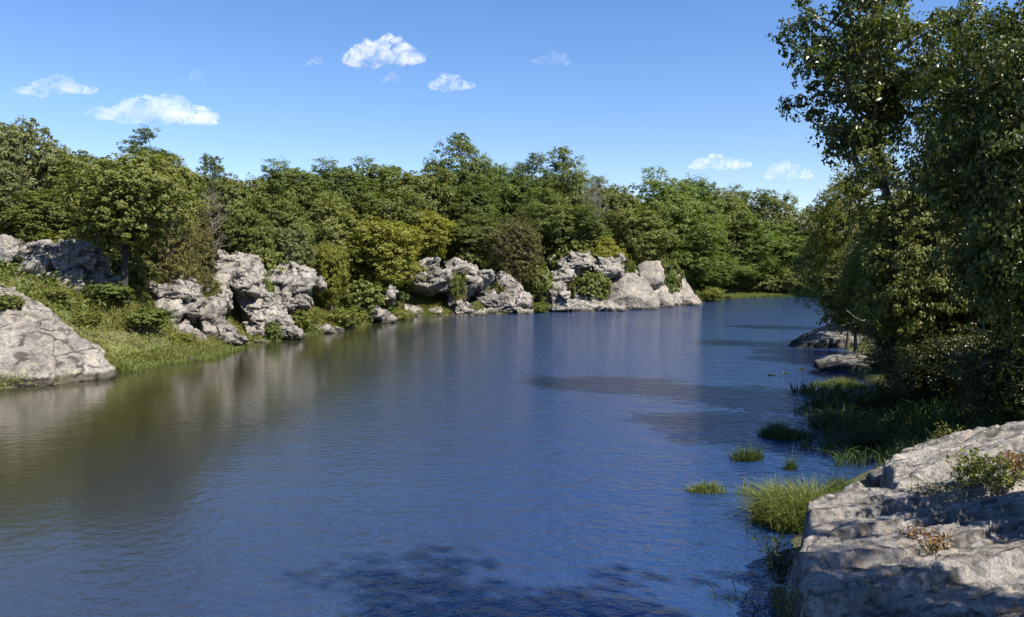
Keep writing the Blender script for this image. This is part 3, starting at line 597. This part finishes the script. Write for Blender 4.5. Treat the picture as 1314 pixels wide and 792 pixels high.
GL = 'trees on the left bank'; GP = 'trees behind the far rocks'; GF = 'trees on the far shore'; GR = 'trees on the right bank'
T = [
 ('grey', 'oak_tree', 'tall grey-green oak rising highest at the left edge of the photo', 25, 140, 120, 60, GL),
 ('grey', 'oak_tree', 'grey-green oak at the left edge, low crown just above the cream rock', -15, 195, 100, 52, GL),
 ('grey', 'oak_tree', 'rounded grey-green oak just right of the tallest one at the left edge', 72, 182, 84, 62, GL),
 ('oak', 'oak_tree', 'mid-green oak directly above the tall grey fractured outcrop', 62, 238, 120, 53, GL),
 ('oak', 'oak_tree', 'mid-green oak crown behind the dark oak, top touching the sky', 118, 186, 100, 60, GL),
 ('pine', 'pine_tree', 'open dark pine with separate tufts standing above the left oaks', 196, 168, 110, 63, GL),
 ('oak', 'oak_tree', 'broad olive-green oak above the cedar under the long flat cloud', 215, 190, 110, 59, GL),
 ('pine', 'pine_tree', 'small sparse pine top right of the long flat cloud, above the bare grey tree', 274, 198, 70, 72, GL),
 ('oak', 'oak_tree', 'olive-green oak right behind the bare grey tree', 300, 216, 96, 70, GL),
 ('oak', 'oak_tree', 'olive oak in front of the bare grey tree, low over the rock dome', 312, 262, 90, 64, GL),
 ('oak', 'oak_tree', 'mid-green oak above the sunlit rock dome', 350, 244, 106, 69, GL),
 ('grey', 'oak_tree', 'small grey-green tree standing right above the wrinkled rock knob', 372, 286, 72, 67, GL),
 ('dark', 'oak_tree', 'dark green oak on the skyline above the wrinkled rock knob', 370, 208, 116, 88, GL),
 ('oak', 'oak_tree', 'mid-green oak with a dark shaded heart left of the yellow-green tree', 424, 246, 96, 78, GL),
 ('dark', 'oak_tree', 'dark round oak on the skyline above the yellow-green tree', 432, 207, 108, 94, GL),
 ('dark', 'oak_tree', 'dark oak on the skyline next left of the tallest far tree', 486, 204, 106, 100, GP),
 ('oak', 'oak_tree', 'mid-green skyline oak touching the left side of the tallest far tree', 540, 208, 96, 102, GP),
 ('yellow', 'oak_tree', 'bright yellow-green broad tree leaning over the dark hollow by the water', 480, 272, 138, 82, GL),
 ('yellow', 'small_tree', 'small bright yellow-green tree beside the wrinkled rock knob', 424, 302, 58, 70, GL),
 ('yellow', 'small_tree', 'yellow-green tree just above the overhanging outcrop', 540, 262, 100, 93, GP),
 ('oak', 'oak_tree', 'mid-green oak between the yellow-green tree and the skyline', 500, 240, 100, 92, GP),
 ('dark', 'oak_tree', 'tallest dark green tree rising above the far canopy in the middle', 590, 178, 100, 108, GP),
 ('dark', 'oak_tree', 'dark green oak standing low in front of the tallest far tree', 604, 232, 92, 103, GP),
 ('bright', 'oak_tree', 'fresh green skyline oak touching the right side of the tallest far tree', 642, 205, 84, 112, GP),
 ('oak', 'oak_tree', 'mid-green tree below the fresh green skyline oak, left of the brown cedar', 606, 272, 84, 97, GP),
 ('dark', 'oak_tree', 'dark lobed oak on the skyline above the brown cedar', 684, 203, 84, 113, GP),
 ('dark', 'oak_tree', 'highest dark oak on the skyline above the layered ledge', 722, 196, 90, 116, GP),
 ('dark', 'oak_tree', 'dark oak filling the canopy right behind the brown cedar', 700, 246, 104, 106, GP),
 ('dark', 'oak_tree', 'dark oak standing directly over the layered ledge', 742, 262, 100, 107, GP),
 ('oak', 'oak_tree', 'mid-green oak above the pale high block of the far outcrop', 790, 232, 96, 118, GP),
 ('yellow', 'small_tree', 'low yellow-green tree behind the pale high block', 768, 296, 74, 106, GP),
 ('bright', 'oak_tree', 'big fresh green tree with its own rounded top above the smooth grey mound', 852, 215, 100, 124, GP),
 ('bright', 'oak_tree', 'fresh green tree under the small cloud, top level with its neighbour', 888, 219, 92, 130, GP),
 ('oak', 'oak_tree', 'mid-green tree right behind the brownish grey block', 818, 262, 100, 114, GP),
 ('bright', 'oak_tree', 'wide fresh green tree reaching down to the wedge-shaped brown rock', 884, 268, 116, 124, GP),
 ('bright', 'oak_tree', 'low fresh green tree with leaves down to the water past the last rock', 912, 318, 84, 131, GP),
 ('oak', 'oak_tree', 'green skyline tree right of the small cloud', 926, 236, 84, 146, GF),
 ('dark', 'oak_tree', 'round dark tree on the skyline at the head of the pond', 952, 238, 66, 160, GF),
 ('bright', 'oak_tree', 'fresh green tree on the far shore in the middle of the lit slope', 946, 272, 110, 146, GF),
 ('oak', 'oak_tree', 'mid-green far shore tree whose top meets the low cloud', 990, 238, 80, 156, GF),
 ('bright', 'oak_tree', 'fresh green far shore tree next to the grass strip, left of the middle', 960, 318, 80, 146, GF),
 ('bright', 'oak_tree', 'fresh green far shore tree under the low cloud, right of the lit slope', 992, 278, 96, 152, GF),
 ('dark', 'oak_tree', 'dark far shore tree with its foot behind the grass strip', 1012, 318, 80, 153, GF),
 ('oak', 'oak_tree', 'mid-green far shore tree half hidden by the right bank trees', 1042, 262, 100, 156, GF),
 ('oak', 'oak_tree', 'low far shore tree at the right end of the grass strip', 1054, 326, 80, 152, GF),
]
for k, nm, lab, x, yt, w, D, g in T: PT(k, nm, lab, x, yt, w, D, group=g)
# main foreground oak of the left bank: on the slope right of the tall outcrop
p = G(134, 392, 2.4); zz0 = tz(p[0], p[1])
PT('highoak', 'oak_tree', 'dark-trunked oak on the weedy slope right of the tall grey outcrop', 156, 190, 175, 46, group=GL, vi=0)
PT('cedardome', 'cedar_tree', 'olive cedar with a dense dark crown on top of the cleft rock face', 214, 238, 104, 52.5, group=GL)
PT('cedar', 'cedar_tree', 'narrow olive cedar right of and lower than the dense dark one', 258, 262, 62, 56, group=GL, vi=1)
PT('cedardome', 'cedar_tree', 'wide brown-green cedar dome between the white mound and the layered ledge', 658, 270, 96, 96, group=GP)
bare = mesh_np('bare_trunk', *make_bare(31, n=46, r0=.10), TWIG, True)
for x, yt, D, hh, lab in [(268, 240, 61, 9, 'leafless grey tree standing among the left bank oaks'), (762, 232, 111, 9, 'leafless grey tree on the skyline left of the fresh green trees')]:
    p = P(x, yt, D); z = tz(p[0], p[1]); o = thing('bare_tree', (p[0], p[1], z), lab, 'tree', 'bare grey trees'); s = (p[2]-z)/9; o.scale = (s, s, s); link('trunk', bare, o)
# depth rows behind the visible crowns
sky = [(0, 165), (60, 190), (100, 195), (160, 195), (215, 205), (300, 220), (370, 216), (430, 214), (480, 212), (540, 214), (590, 205), (640, 214), (680, 212), (715, 208), (750, 215), (780, 232), (820, 240), (850, 228), (890, 230), (920, 244), (960, 252), (1000, 246), (1060, 250)]
sx = [a for a, b in sky]; sy = [b for a, b in sky]
for i, x in enumerate(np.linspace(-30, 900, 22)):
    D = float(np.interp(x, [0, 300, 600, 900], [76, 92, 122, 142]))+prng.uniform(-4, 4)
    PT(['oak', 'dark', 'grey', 'dark'][i % 4] if x < 500 else ['dark', 'oak', 'bright'][i % 3], 'oak_tree', 'oak deep in the wood, only scraps of its crown showing between the nearer trees', x, np.interp(x, sx, sy)+8, 105 if x < 400 else 80, D, group='oaks deep in the wood')

for i, x in enumerate(np.linspace(-20, 900, 24)):
    D = float(np.interp(x, [0, 300, 600, 900], [60, 76, 108, 132]))+prng.uniform(-3, 3); p = P(x, 300, D); z = tz(p[0], p[1])
    place(['oak', 'bright', 'yellow'][i % 3], 'young_tree', 'young tree in the shade of the wood, glimpsed below the crowns', 'tree', p[0], p[1], z-.1, prng.uniform(4, 5.5), prng.uniform(5, 7), group='young trees under the wood')
for x in (926, 950, 972, 990, 1010, 1030, 1050, 1072):
    PT('bush', 'shrub', 'low leafy bush lining the far shore just behind the grass strip', x, 352+prng.uniform(-6, 5), 42, 146, 'bush', 'bushes along the far shore', stem='stems')
# bushes of the left bank
B = [
 ('ybush', 'bright weedy bush on the slope just above the big speckled slab', 70, 378, 46, 43), 
 ('ybush', 'yellow-green bush right of the big slab, halfway down the slope', 112, 400, 44, 42.5),
 ('dbush', 'dark bush at the foot of the dark-trunked oak', 140, 366, 64, 45), ('dbush', 'dark rounded bush just above the shore grass', 186, 420, 66, 45),
 ('ybush', 'grassy bush on the shore below the cleft rock face', 236, 432, 44, 47),
 ('bush', 'green bush at the left foot of the olive cedar', 168, 330, 56, 49),
 ('dbush', 'round dark bush on the broken spur near the water', 352, 412, 26, 56),
 ('dbush', 'small dark bush wedged between the rock dome and the wrinkled knob', 342, 352, 24, 60),
 ('ybush', 'bright green bush above the flat waterline rock', 392, 396, 50, 61), 
 ('ybush', 'light green bush on the shore right of the flat waterline rock', 446, 394, 60, 67), ('bush', 'green bush under the broad yellow-green tree', 462, 362, 60, 73), ('dbush', 'dark bush inside the hollow left of the overhanging outcrop', 494, 362, 52, 82),
 ('ybush', 'low grassy bush at the waterline left of the overhanging outcrop', 512, 396, 44, 79), ('ybush', 'thin vine-like bush hanging over the overhanging outcrop', 588, 346, 26, 88), ('ybush', 'small yellow bush between the white waterline rocks', 612, 386, 22, 87),
 ('bush', 'olive bush on the rocks beside the tilted slab', 642, 358, 22, 92), ('bush', 'olive bush in front of the brown cedar', 690, 340, 44, 95), ('ybush', 'yellow-green waterline bush between the white mound and the square boulder', 690, 392, 36, 91),
 ('bush', 'round green bush sitting in the middle of the far rocks', 756, 346, 62, 97), ('bush', 'green bush hanging beside the pale high block', 806, 328, 30, 103), ('dbush', 'dark bush in the notch before the wedge-shaped brown rock', 852, 348, 32, 106),
 ('bush', 'light olive bush at the top of the wedge-shaped brown rock', 858, 326, 40, 109), ('ybush', 'pale green waterline bush just past the last rock', 912, 368, 40, 122),
 ('bush', 'green bush beneath the dark oak above the layered ledge', 735, 312, 50, 104), ('bush', 'green bush under the tallest far tree, above the outcrop', 600, 318, 50, 96), ('bush', 'green bush behind the rock dome under the oaks', 330, 322, 70, 64),
 ('bush', 'green bush behind the tall grey outcrop', 90, 296, 80, 50),
]
for k, lab, x, yt, w, D in B: PT(k, 'shrub', lab, x, yt, w, D, 'bush', 'bushes on the left bank', stem='stems')

PT('bush', 'shrub', 'grey-green bush growing on the big speckled slab', 10, 376, 44, 38.5, 'bush', 'bushes on the left bank', zb=P(10, 402, 38.5)[2], stem='stems')
# right bank
RT = [
 ('birch', 'slender_tree', 'yellow-green tree lit at its top in the middle of the right bank', 1092, 196, 120, 50),
 ('glade', 'small_tree', 'mid-green tree at the outer edge of the right bank, against the far shore', 1064, 256, 90, 66),
 ('glade', 'small_tree', 'green tree below the yellow-green one, leaning over the water', 1100, 290, 120, 46),
 ('glade', 'slender_tree', 'mid-green tree between the tall dark tree and the big-leaved trees', 1176, 165, 190, 27),
 ('glade', 'small_tree', 'mid-green tree with sunlit outer leaves above the nearer dark boulder', 1128, 268, 110, 42),
 ('glade', 'small_tree', 'mid-green tree between the yellow-green one and the big-leaved tree', 1165, 205, 120, 41),
]
for k, nm, lab, x, yt, w, D in RT: PT(k, nm, lab, x, yt, w, D, group=GR)
UR = [('dark twiggy shrub hanging over the farther dark boulder', 1100, 345, 90, 53), ('dark shrub right behind the nearer dark boulder', 1160, 385, 110, 42), ('dark shrub between the two dark boulders and the big-leaved tree', 1190, 330, 130, 36),
      ('dark shrub behind the reed bed', 1170, 440, 150, 31), ('dark shrub left of the tall dark tree trunk', 1170, 370, 110, 28), ('low dark shrub at the right end of the reed bed', 1200, 470, 130, 26), ('dark shrub above the flat shaded rock', 1230, 420, 170, 25), ('dark shrub at the right edge behind the pale rock slab', 1300, 430, 170, 21), ('dark shrub at the right edge below the big-leaved tree', 1290, 320, 170, 27)]
UR += [('low dark leafy shrub at the left tip of the reed bed', 1062, 526, 60, 25.5), ('low dark leafy shrub in the middle of the reed bed', 1120, 514, 70, 27), ('low dark leafy shrub at the near edge of the reed bed', 1110, 550, 66, 22)]
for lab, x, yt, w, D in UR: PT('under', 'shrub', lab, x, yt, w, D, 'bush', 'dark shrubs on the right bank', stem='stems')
p = P(1178, 200, 29); place('lean_near', 'tall_tree', 'tall dark tree whose ragged crown cuts the sky at the upper right', 'tree', p[0], p[1], tz(p[0], p[1]), 17.5, 7.4, 0, GR, 0)
p = P(1338, 200, 20.5); place('leafy', 'big_leaved_tree', 'nearest tree with large glossy leaves at the right edge', 'tree', p[0], p[1], tz(p[0], p[1]), 12.5, 6.6, .4, GR, 0)
p = P(1275, 200, 27); place('leafy', 'big_leaved_tree', 'glossy-leaved tree behind the nearest one, filling the upper right', 'tree', p[0], p[1], tz(p[0], p[1]), 14, 6.2, 2.4, GR, 1)
# unseen tree and shrub right of the frame, placed for their shadows
place('shader', 'tall_tree', 'tall tree of the wood right of the pond, out of frame, shading water and ledge', 'tree', 11.5, 2.8, tz(11.5, 2.8), 19.5, 6.8, None, 'wood right of the pond', 0)
place('under', 'shrub', 'dense shrub beside the near ledge, throwing a dark shadow across it', 'bush', 9.4, 10.5, 1.1, 4.6, 3.5, None, 'dark shrubs on the right bank', 0, 'stems')
# grasses
def blades(pos, h, w, rng, lean=.35):
    n = len(pos); a = rng.uniform(0, 2*np.pi, n); d = np.column_stack([np.cos(a), np.sin(a), np.zeros(n)])
    l = rng.normal(size=(n, 3))*lean; l[:, 2] = 0; s = np.column_stack([-d[:, 1], d[:, 0], d[:, 2]])*(w/2)[:, None]
    mid = pos+l*h[:, None]*.35+np.array([0, 0, 1])*h[:, None]*.6; tip = pos+l*h[:, None]*1.1+np.array([0, 0, 1])*(h*(1-.25*np.linalg.norm(l, axis=1)))[:, None]
    v = np.stack([pos-s, pos+s, mid+s*.8, tip+s*.08, tip-s*.08, mid-s*.8], 1).reshape(-1, 3); i = np.arange(n)[:, None]*6
    f = np.vstack([i+np.array([0, 1, 2, 5]), i+np.array([5, 2, 3, 4])]); return v, f
grng = np.random.default_rng(99)
def band(n, x0, x1, y0, y1, s0, s1, sel=None):
    q = np.column_stack([grng.uniform(x0, x1, n), grng.uniform(y0, y1, n)]); z, s = terrain(q); m = (s > s0) & (s < s1)
    if sel is not None: m &= sel(q)
    return np.column_stack([q, np.maximum(z, -.15)])[m]
def left(q): return q[:, 0] < np.interp(q[:, 1], [0, 30, 60, 90, 118], [-5, -10, -8, 8, 27.5])
def stuff(name, v, f, mat, label): o = link(name, mesh_np(name, v, f, mat)); return tag(o, label, 'grass' if 'grass' in name else 'plants', kind='stuff')
def patchy(q, sc, th, s): return fbm(np.column_stack([q[:, :2], np.zeros(len(q))])*sc, 3, s) > th
g = band(120000, -24, -8, 36, 62, -.7, 1.7, lambda q: left(q)); g = g[patchy(g, .4, -.25, 3)]
far_g = band(200000, -10, 30, 60, 122, -.4, 1.4, left); far_g = far_g[patchy(far_g, .35, .05, 4)]
gg = np.vstack([g, far_g]); v, f = blades(gg, grng.uniform(.2, .5, len(gg))*(1+.5*fbm(gg*.8, 2, 4)), grng.uniform(.02, .05, len(gg)), grng)
stuff('shore_grass', v, f, LEAF['grass'], 'bright green grass along the waterline of the left bank')
g = band(150000, 26, 66, 120, 152, -.3, 2.6); v, f = blades(g, grng.uniform(.3, .7, len(g)), grng.uniform(.06, .12, len(g)), grng)
stuff('far_shore_grass', v, f, LEAF['grass'], 'strip of bright grass along the far shore at the head of the pond')
def tufts(q, k, size, hgt, mat, name, label):
    n = len(q); p = np.repeat(q, k, 0); d = rand_dir(grng, n*k); d[:, 2] = np.abs(d[:, 2]); p = p+d*np.repeat(grng.uniform(.5, 1.2, n), k)[:, None]*hgt
    v, f = leaves(p, unit(d*.6+np.array([0, 0, .5])+rand_dir(grng, n*k)*.6), size*grng.uniform(.6, 1.4, n*k), grng, .5); return stuff(name, v, f, mat, label)
q = band(110000, -48, 30, 30, 118, .2, 13, left); q = q[patchy(q, .45, -.22, 6)]
tufts(q, 13, .12, .4, LEAF['weed'], 'weeds', 'low weeds covering the slopes between the left bank rocks')
g = band(420000, -45, 12, 32, 90, .3, 9, left); g = g[patchy(g, .5, -.15, 15)]; v, f = blades(g, grng.uniform(.25, .7, len(g)), grng.uniform(.02, .045, len(g)), grng, .6)
stuff('slope_grass', v, f, LEAF['drygrass'], 'rough yellowing grass on the slopes between the left bank rocks')
q = band(26000, -60, 62, 30, 165, 5, 45, lambda q: q[:, 1] > 30); tufts(q, 14, .3, .9, LEAF['dark'], 'undergrowth', 'undergrowth beneath the trees')
q = band(9000, 5, 30, 15, 75, .2, 14, lambda q: q[:, 0] > 6.4+.12*(q[:, 1]-14)); q = q[(q[:, 1] > 18.5)]
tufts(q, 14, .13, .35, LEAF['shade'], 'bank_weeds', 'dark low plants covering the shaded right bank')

def tussock(name, label, px, py, wpx, hpx, n, mat, D=None, dpt=1.0, bw=(.012, .022), lean=.45, z=None, cat='grass clump'):
    c = G(px, py, 0 if z is None else z); D = c[1]; a = wpx*D/F/2; h = hpx*D/F
    r = np.sqrt(grng.uniform(0, 1, n)); th = grng.uniform(0, 2*np.pi, n)
    lob = .72+.5*fbm(np.column_stack([np.cos(th)*1.3, np.sin(th)*1.3, np.full(n, px*.37)]), 2, 8); x = np.cos(th)*r*a*lob*1.15; y = np.sin(th)*r*a*dpt*lob*1.15
    p = np.column_stack([x, y, np.full(n, -.05)]); hh = h*(1-.5*r**2)*grng.uniform(.45, 1.1, n)*(1+.7*fbm(np.column_stack([x/a*1.6, y/a*1.6, np.full(n, py*.31)]), 2, 3))
    v, f = blades(p, hh, grng.uniform(*bw, n), grng, lean)
    o = link(name, mesh_np(name, v, f, mat)); o.location = (c[0], c[1], 0 if z is None else z); return tag(o, label, cat, 'grass clumps by the right bank')
tussock('grass_clump', 'big bright yellow-green grass clump leaning over the water beside the rock shelf', 1022, 668, 108, 66, 3600, LEAF['grass'], dpt=1.2, lean=.6)
tussock('grass_clump', 'smaller shaded green grass clump right behind the big bright one', 1080, 642, 70, 32, 1400, LEAF['reed'])
tussock('grass_clump', 'isolated green grass tuft standing alone in open water', 902, 631, 66, 24, 420, LEAF['grass'], dpt=.6)
tussock('grass_clump', 'dark green grass tuft in the water left of the reeds', 958, 590, 46, 24, 500, LEAF['reed'], dpt=.7)
tussock('grass_clump', 'thin dark grass tuft in the water close before the reed bed', 1014, 602, 24, 26, 140, LEAF['reed'], dpt=.7)
tussock('grass_clump', 'sparse thin grass stalks in the water left of the big bright clump', 965, 636, 50, 36, 90, LEAF['grass'], dpt=.8, lean=.25)
tussock('grass_clump', 'dark grass spit reaching left into the water from the reed bed', 1000, 560, 84, 24, 1500, LEAF['reed'], dpt=.7)
tussock('grass_clump', 'low light green plants on the water before the nearer dark boulder', 1078, 496, 88, 13, 1400, LEAF['grass'], dpt=.5)
tussock('grass_clump', 'low green plants at the foot of the nearer dark boulder', 1150, 492, 70, 16, 900, LEAF['grass'], dpt=.6)
nre = 9000; q = np.column_stack([grng.uniform(7, 16, nre), grng.uniform(20, 33, nre)])
lx = np.array([G(1040, 535)[0], G(1190, 520)[0]])
keepm = (q[:, 0] > 8.0+.34*(q[:, 1]-21)+.5*np.sin(q[:, 1]*1.3)) & (q[:, 0] < 14.5); q = q[keepm]; z, s = terrain(q)
v, f = blades(np.column_stack([q, np.maximum(z, -.1)]), grng.uniform(.25, .75, len(q))*(1+.6*fbm(np.column_stack([q*.9, 0*q[:, 0]]), 2, 12)), grng.uniform(.02, .05, len(q)), grng, .6)
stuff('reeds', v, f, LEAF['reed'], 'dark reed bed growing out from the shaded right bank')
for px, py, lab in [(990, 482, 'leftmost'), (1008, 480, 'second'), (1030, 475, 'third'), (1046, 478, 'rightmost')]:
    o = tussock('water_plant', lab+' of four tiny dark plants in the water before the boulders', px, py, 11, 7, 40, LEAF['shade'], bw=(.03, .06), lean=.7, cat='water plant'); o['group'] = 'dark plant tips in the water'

g = band(30000, 2, 22, 9, 46, -1.1, .5, lambda q: (q[:, 0] > 2.5)); g = g[patchy(g, .8, .1, 21)]; g = g[g[:, 1] < 40]
v, f = blades(g, grng.uniform(.2, .6, len(g)), grng.uniform(.010, .022, len(g)), grng, .5)
stuff('water_grass', v, f, LEAF['reed'], 'thin scattered grass standing in the shallows of the right bank')
def weedclump(label, px, py, z, wpx, hpx, n, mat, leafs=.05):
    c = G(px, py, z); D = c[1]; a = wpx*D/F/2; h = hpx*D/F; st = max(5, n//14); parts = []; ps = []
    o = thing('weed_clump', tuple(c), label, 'weeds', 'weeds on the near ledges')
    for i in range(st):
        r = math.sqrt(grng.uniform()); t = grng.uniform(0, 6.28); b = np.array([math.cos(t)*r*a, math.sin(t)*r*a, -.12]); e = b+np.array([grng.normal()*.25*h, grng.normal()*.25*h, h*grng.uniform(.5, 1.1)+.12])
        cv_ = np.vstack([[[0, 0, -.16]], curve(b, e, .0, grng, 5, .04)]); parts.append(tube(cv_, np.linspace(.006, .002, 6), 4))
        for k in range(14): t2 = grng.uniform(.25, 1); ps.append(b*(1-t2)+e*t2+grng.normal(size=3)*.05)
    ps = np.array(ps); link('stems', mesh_np('weed_stems', *merge(parts), BARK), o)
    lv = leaves(ps, unit(rand_dir(grng, len(ps))*.7+np.array([0, 0, .8])), leafs*grng.uniform(.6, 1.5, len(ps)), grng, .5)
    link('foliage', mesh_np('weed_leaves', *lv, mat), o)
weedclump('yellow-green weeds with broad leaves on top of the pale slab at the right edge', 1262, 618, 1.45, 70, 34, 700, LEAF['weed'], .09)
weedclump('reddish dry weeds at the right edge of the pale slab', 1300, 602, 1.6, 50, 24, 380, LEAF['red'], .07)
weedclump('pale thin weeds along the left lip of the pale slab', 1200, 634, 1.3, 70, 14, 380, LEAF['weed'], .05)
weedclump('orange-brown dry weeds in the crevice between the two ledges', 1196, 702, 1.25, 54, 22, 420, LEAF['red'], .06)
weedclump('small green weeds below the orange-brown ones on the shaded ledge', 1192, 722, 1.15, 34, 20, 220, LEAF['reed'], .05)
weedclump('small plants hanging at the lower left corner of the near ledge', 1008, 786, .9, 30, 34, 200, LEAF['weed'], .05)
weedclump('leafy plants growing up the shaded vertical side of the near ledge', 998, 735, .2, 26, 46, 500, LEAF['reed'], .06)
weedclump('bright small weed beside the flat shaded rock', 1212, 562, 1.0, 34, 16, 200, LEAF['weed'], .07)

# pale branches
def branch(label, pts, D, r, name='fallen_branch'):
    w = np.array([P(x, y, D+dd) for x, y, dd in pts]); t = np.linspace(0, 1, len(w)); tt = np.linspace(0, 1, 24); c = np.column_stack([np.interp(tt, t, w[:, j]) for j in range(3)])
    k = np.array([.25, .5, .25])
    for _ in range(3): c[1:-1] = .25*c[:-2]+.5*c[1:-1]+.25*c[2:]
    b = c.mean(0); parts = [tube(c-b, np.linspace(r, r*.35, 24), 6)]
    for i in (8, 13, 18): parts.append(tube(curve(c[i]-b, c[i]-b+np.array([grng.normal()*.6, .3, grng.uniform(-.8, .6)]), .05, grng), np.linspace(r*.5, .006, 6), 5))
    o = link(name, mesh_np(name, *merge(parts), GREYWOOD, True)); o.location = b; return tag(o, label, 'branch', 'pale bare branches')
branch('pale bare branch curving through the leaves below the yellow-green treetop', [(1270, 262, 0), (1232, 252, -.5), (1190, 246, -1), (1150, 242, -1), (1130, 225, -1.2), (1112, 200, -1)], 24.6, .035)
branch('pale bare branch hanging over the water above the farther dark boulder', [(1164, 396, 1), (1146, 405, 0), (1122, 412, -.3), (1100, 410, -.4), (1086, 398, -.5)], 40.9, .045)

# ------------------------------------------------------------------ clouds
def cloud_mat(dens, seed, size):
    m, nt, out = newmat('cloud_vapour')
    tc = N(nt, 'ShaderNodeTexCoord'); n = noise(nt, 3.0/size, 9, .66, tc.outputs['Object'], .6)
    r = ramp(nt, n, [(.44, (0, 0, 0)), (.68, (1, 1, 1))])
    mm = N(nt, 'ShaderNodeMath', operation='MULTIPLY'); mm.inputs[1].default_value = dens*.8; nt.links.new(r, mm.inputs[0])
    vo = N(nt, 'ShaderNodeVolumePrincipled', Anisotropy=.0); vo.inputs['Color'].default_value = (.99, .99, .99, 1)
    nt.links.new(mm.outputs[0], vo.inputs['Density']); nt.links.new(vo.outputs[0], out.inputs['Volume']); return m
CD = 2600.
def cloud(label, x0, x1, y0, y1, seed, dens=1.0, n=9):
    rng = np.random.default_rng(seed); c = P((x0+x1)/2, y1, CD); a = (x1-x0)/2*CD/F; h = (y1-y0)*CD/F
    parts = []
    for i in range(n):
        t = (i+.5)/n*2-1+rng.normal()*.05; e = math.sqrt(max(.08, 1-t*t)); d, f = ico(3)
        r = np.array([a*.34*rng.uniform(.7, 1.1), a*.34, h*.46*e*rng.uniform(.65, 1.1)])
        ce = np.array([t*a*.82, rng.normal()*a*.15, r[2]*.9+rng.uniform(0, .15)*h])
        w = d*r*(1+.3*vnoise(d*2.2+i*5, seed))[:, None]; w[:, 2] = np.where(w[:, 2] < 0, w[:, 2]*.7, w[:, 2]); parts.append((w+ce, f))
    o = link('cloud', mesh_np('cloud', *merge(parts), cloud_mat(dens, seed, a), True)); o.location = c; return tag(o, label, 'cloud', 'small fair-weather clouds')
cloud('soft cloud farthest left above the grey-green oaks', 28, 120, 92, 126, 1, .022)
cloud('long flat cloud above the left bank oaks, widest of all', 130, 280, 120, 164, 2, .022, 13)
cloud('bright puffy cloud high in the middle of the sky', 438, 542, 44, 92, 3, .05, 9)
cloud('tiny cloud just below the bright puffy one', 490, 514, 91, 109, 4, .04, 5)
cloud('tiny cloud left of the bright puffy one', 393, 416, 69, 85, 5, .03, 5)
cloud('small bright cloud lower right of the puffy one', 548, 608, 90, 120, 6, .045, 7)
cloud('faint tiny wisp between the left clouds and the puffy one', 242, 266, 86, 108, 7, .015, 5)
cloud('faint thin wisp high in the right half of the sky', 682, 736, 64, 84, 8, .010, 7)
cloud('flat cloud low over the far trees on the right', 884, 960, 197, 220, 9, .035, 9)
cloud('cloud half hidden behind the ragged tree at the right', 980, 1040, 205, 234, 10, .035, 7)

# ------------------------------------------------------------------ light
sun_dir = Vector((.80, -.55, 1.2)).normalized()      # towards the sun
elev = math.asin(sun_dir.z); az = math.atan2(sun_dir.x, sun_dir.y)
w = bpy.data.worlds.new('World'); S.world = w; w.use_nodes = True; nt = w.node_tree
bg = nt.nodes['Background']; skyn = nt.nodes.new('ShaderNodeTexSky'); skyn.sky_type = 'NISHITA'; skyn.sun_disc = False
skyn.sun_elevation = elev; skyn.sun_rotation = az; skyn.air_density = 1.0; skyn.dust_density = .1; skyn.ozone_density = 3.0
hs = nt.nodes.new('ShaderNodeHueSaturation'); hs.inputs['Saturation'].default_value = 1.2; nt.links.new(skyn.outputs[0], hs.inputs['Color']); nt.links.new(mix(nt, 1.0, hs.outputs[0], (1.0, .92, 1.02), 'MULTIPLY'), bg.inputs[0]); bg.inputs[1].default_value = .082
L = bpy.data.lights.new('sun', 'SUN'); L.energy = 5.0; L.angle = R(.5); L.color = (1, .94, .83)
lo = bpy.data.objects.new('sun', L); COL.objects.link(lo); lo.rotation_euler = sun_dir.to_track_quat('Z', 'Y').to_euler(); lo.location = sun_dir*60

S.view_settings.view_transform = 'Standard'; S.view_settings.look = 'None'; S.view_settings.exposure = 1.12; S.view_settings.gamma = 1; S.view_settings.use_curve_mapping = False
cy = S.cycles
cy.max_bounces = 6; cy.diffuse_bounces = 3; cy.glossy_bounces = 3; cy.transmission_bounces = 4; cy.transparent_max_bounces = 8; cy.volume_bounces = 3
cy.use_adaptive_sampling = True; cy.adaptive_threshold = .02; cy.caustics_reflective = False; cy.caustics_refractive = False
cy.use_denoising = True
try: cy.denoiser = 'OPENIMAGEDENOISE'
except Exception: pass
cy.sample_clamp_indirect = 6
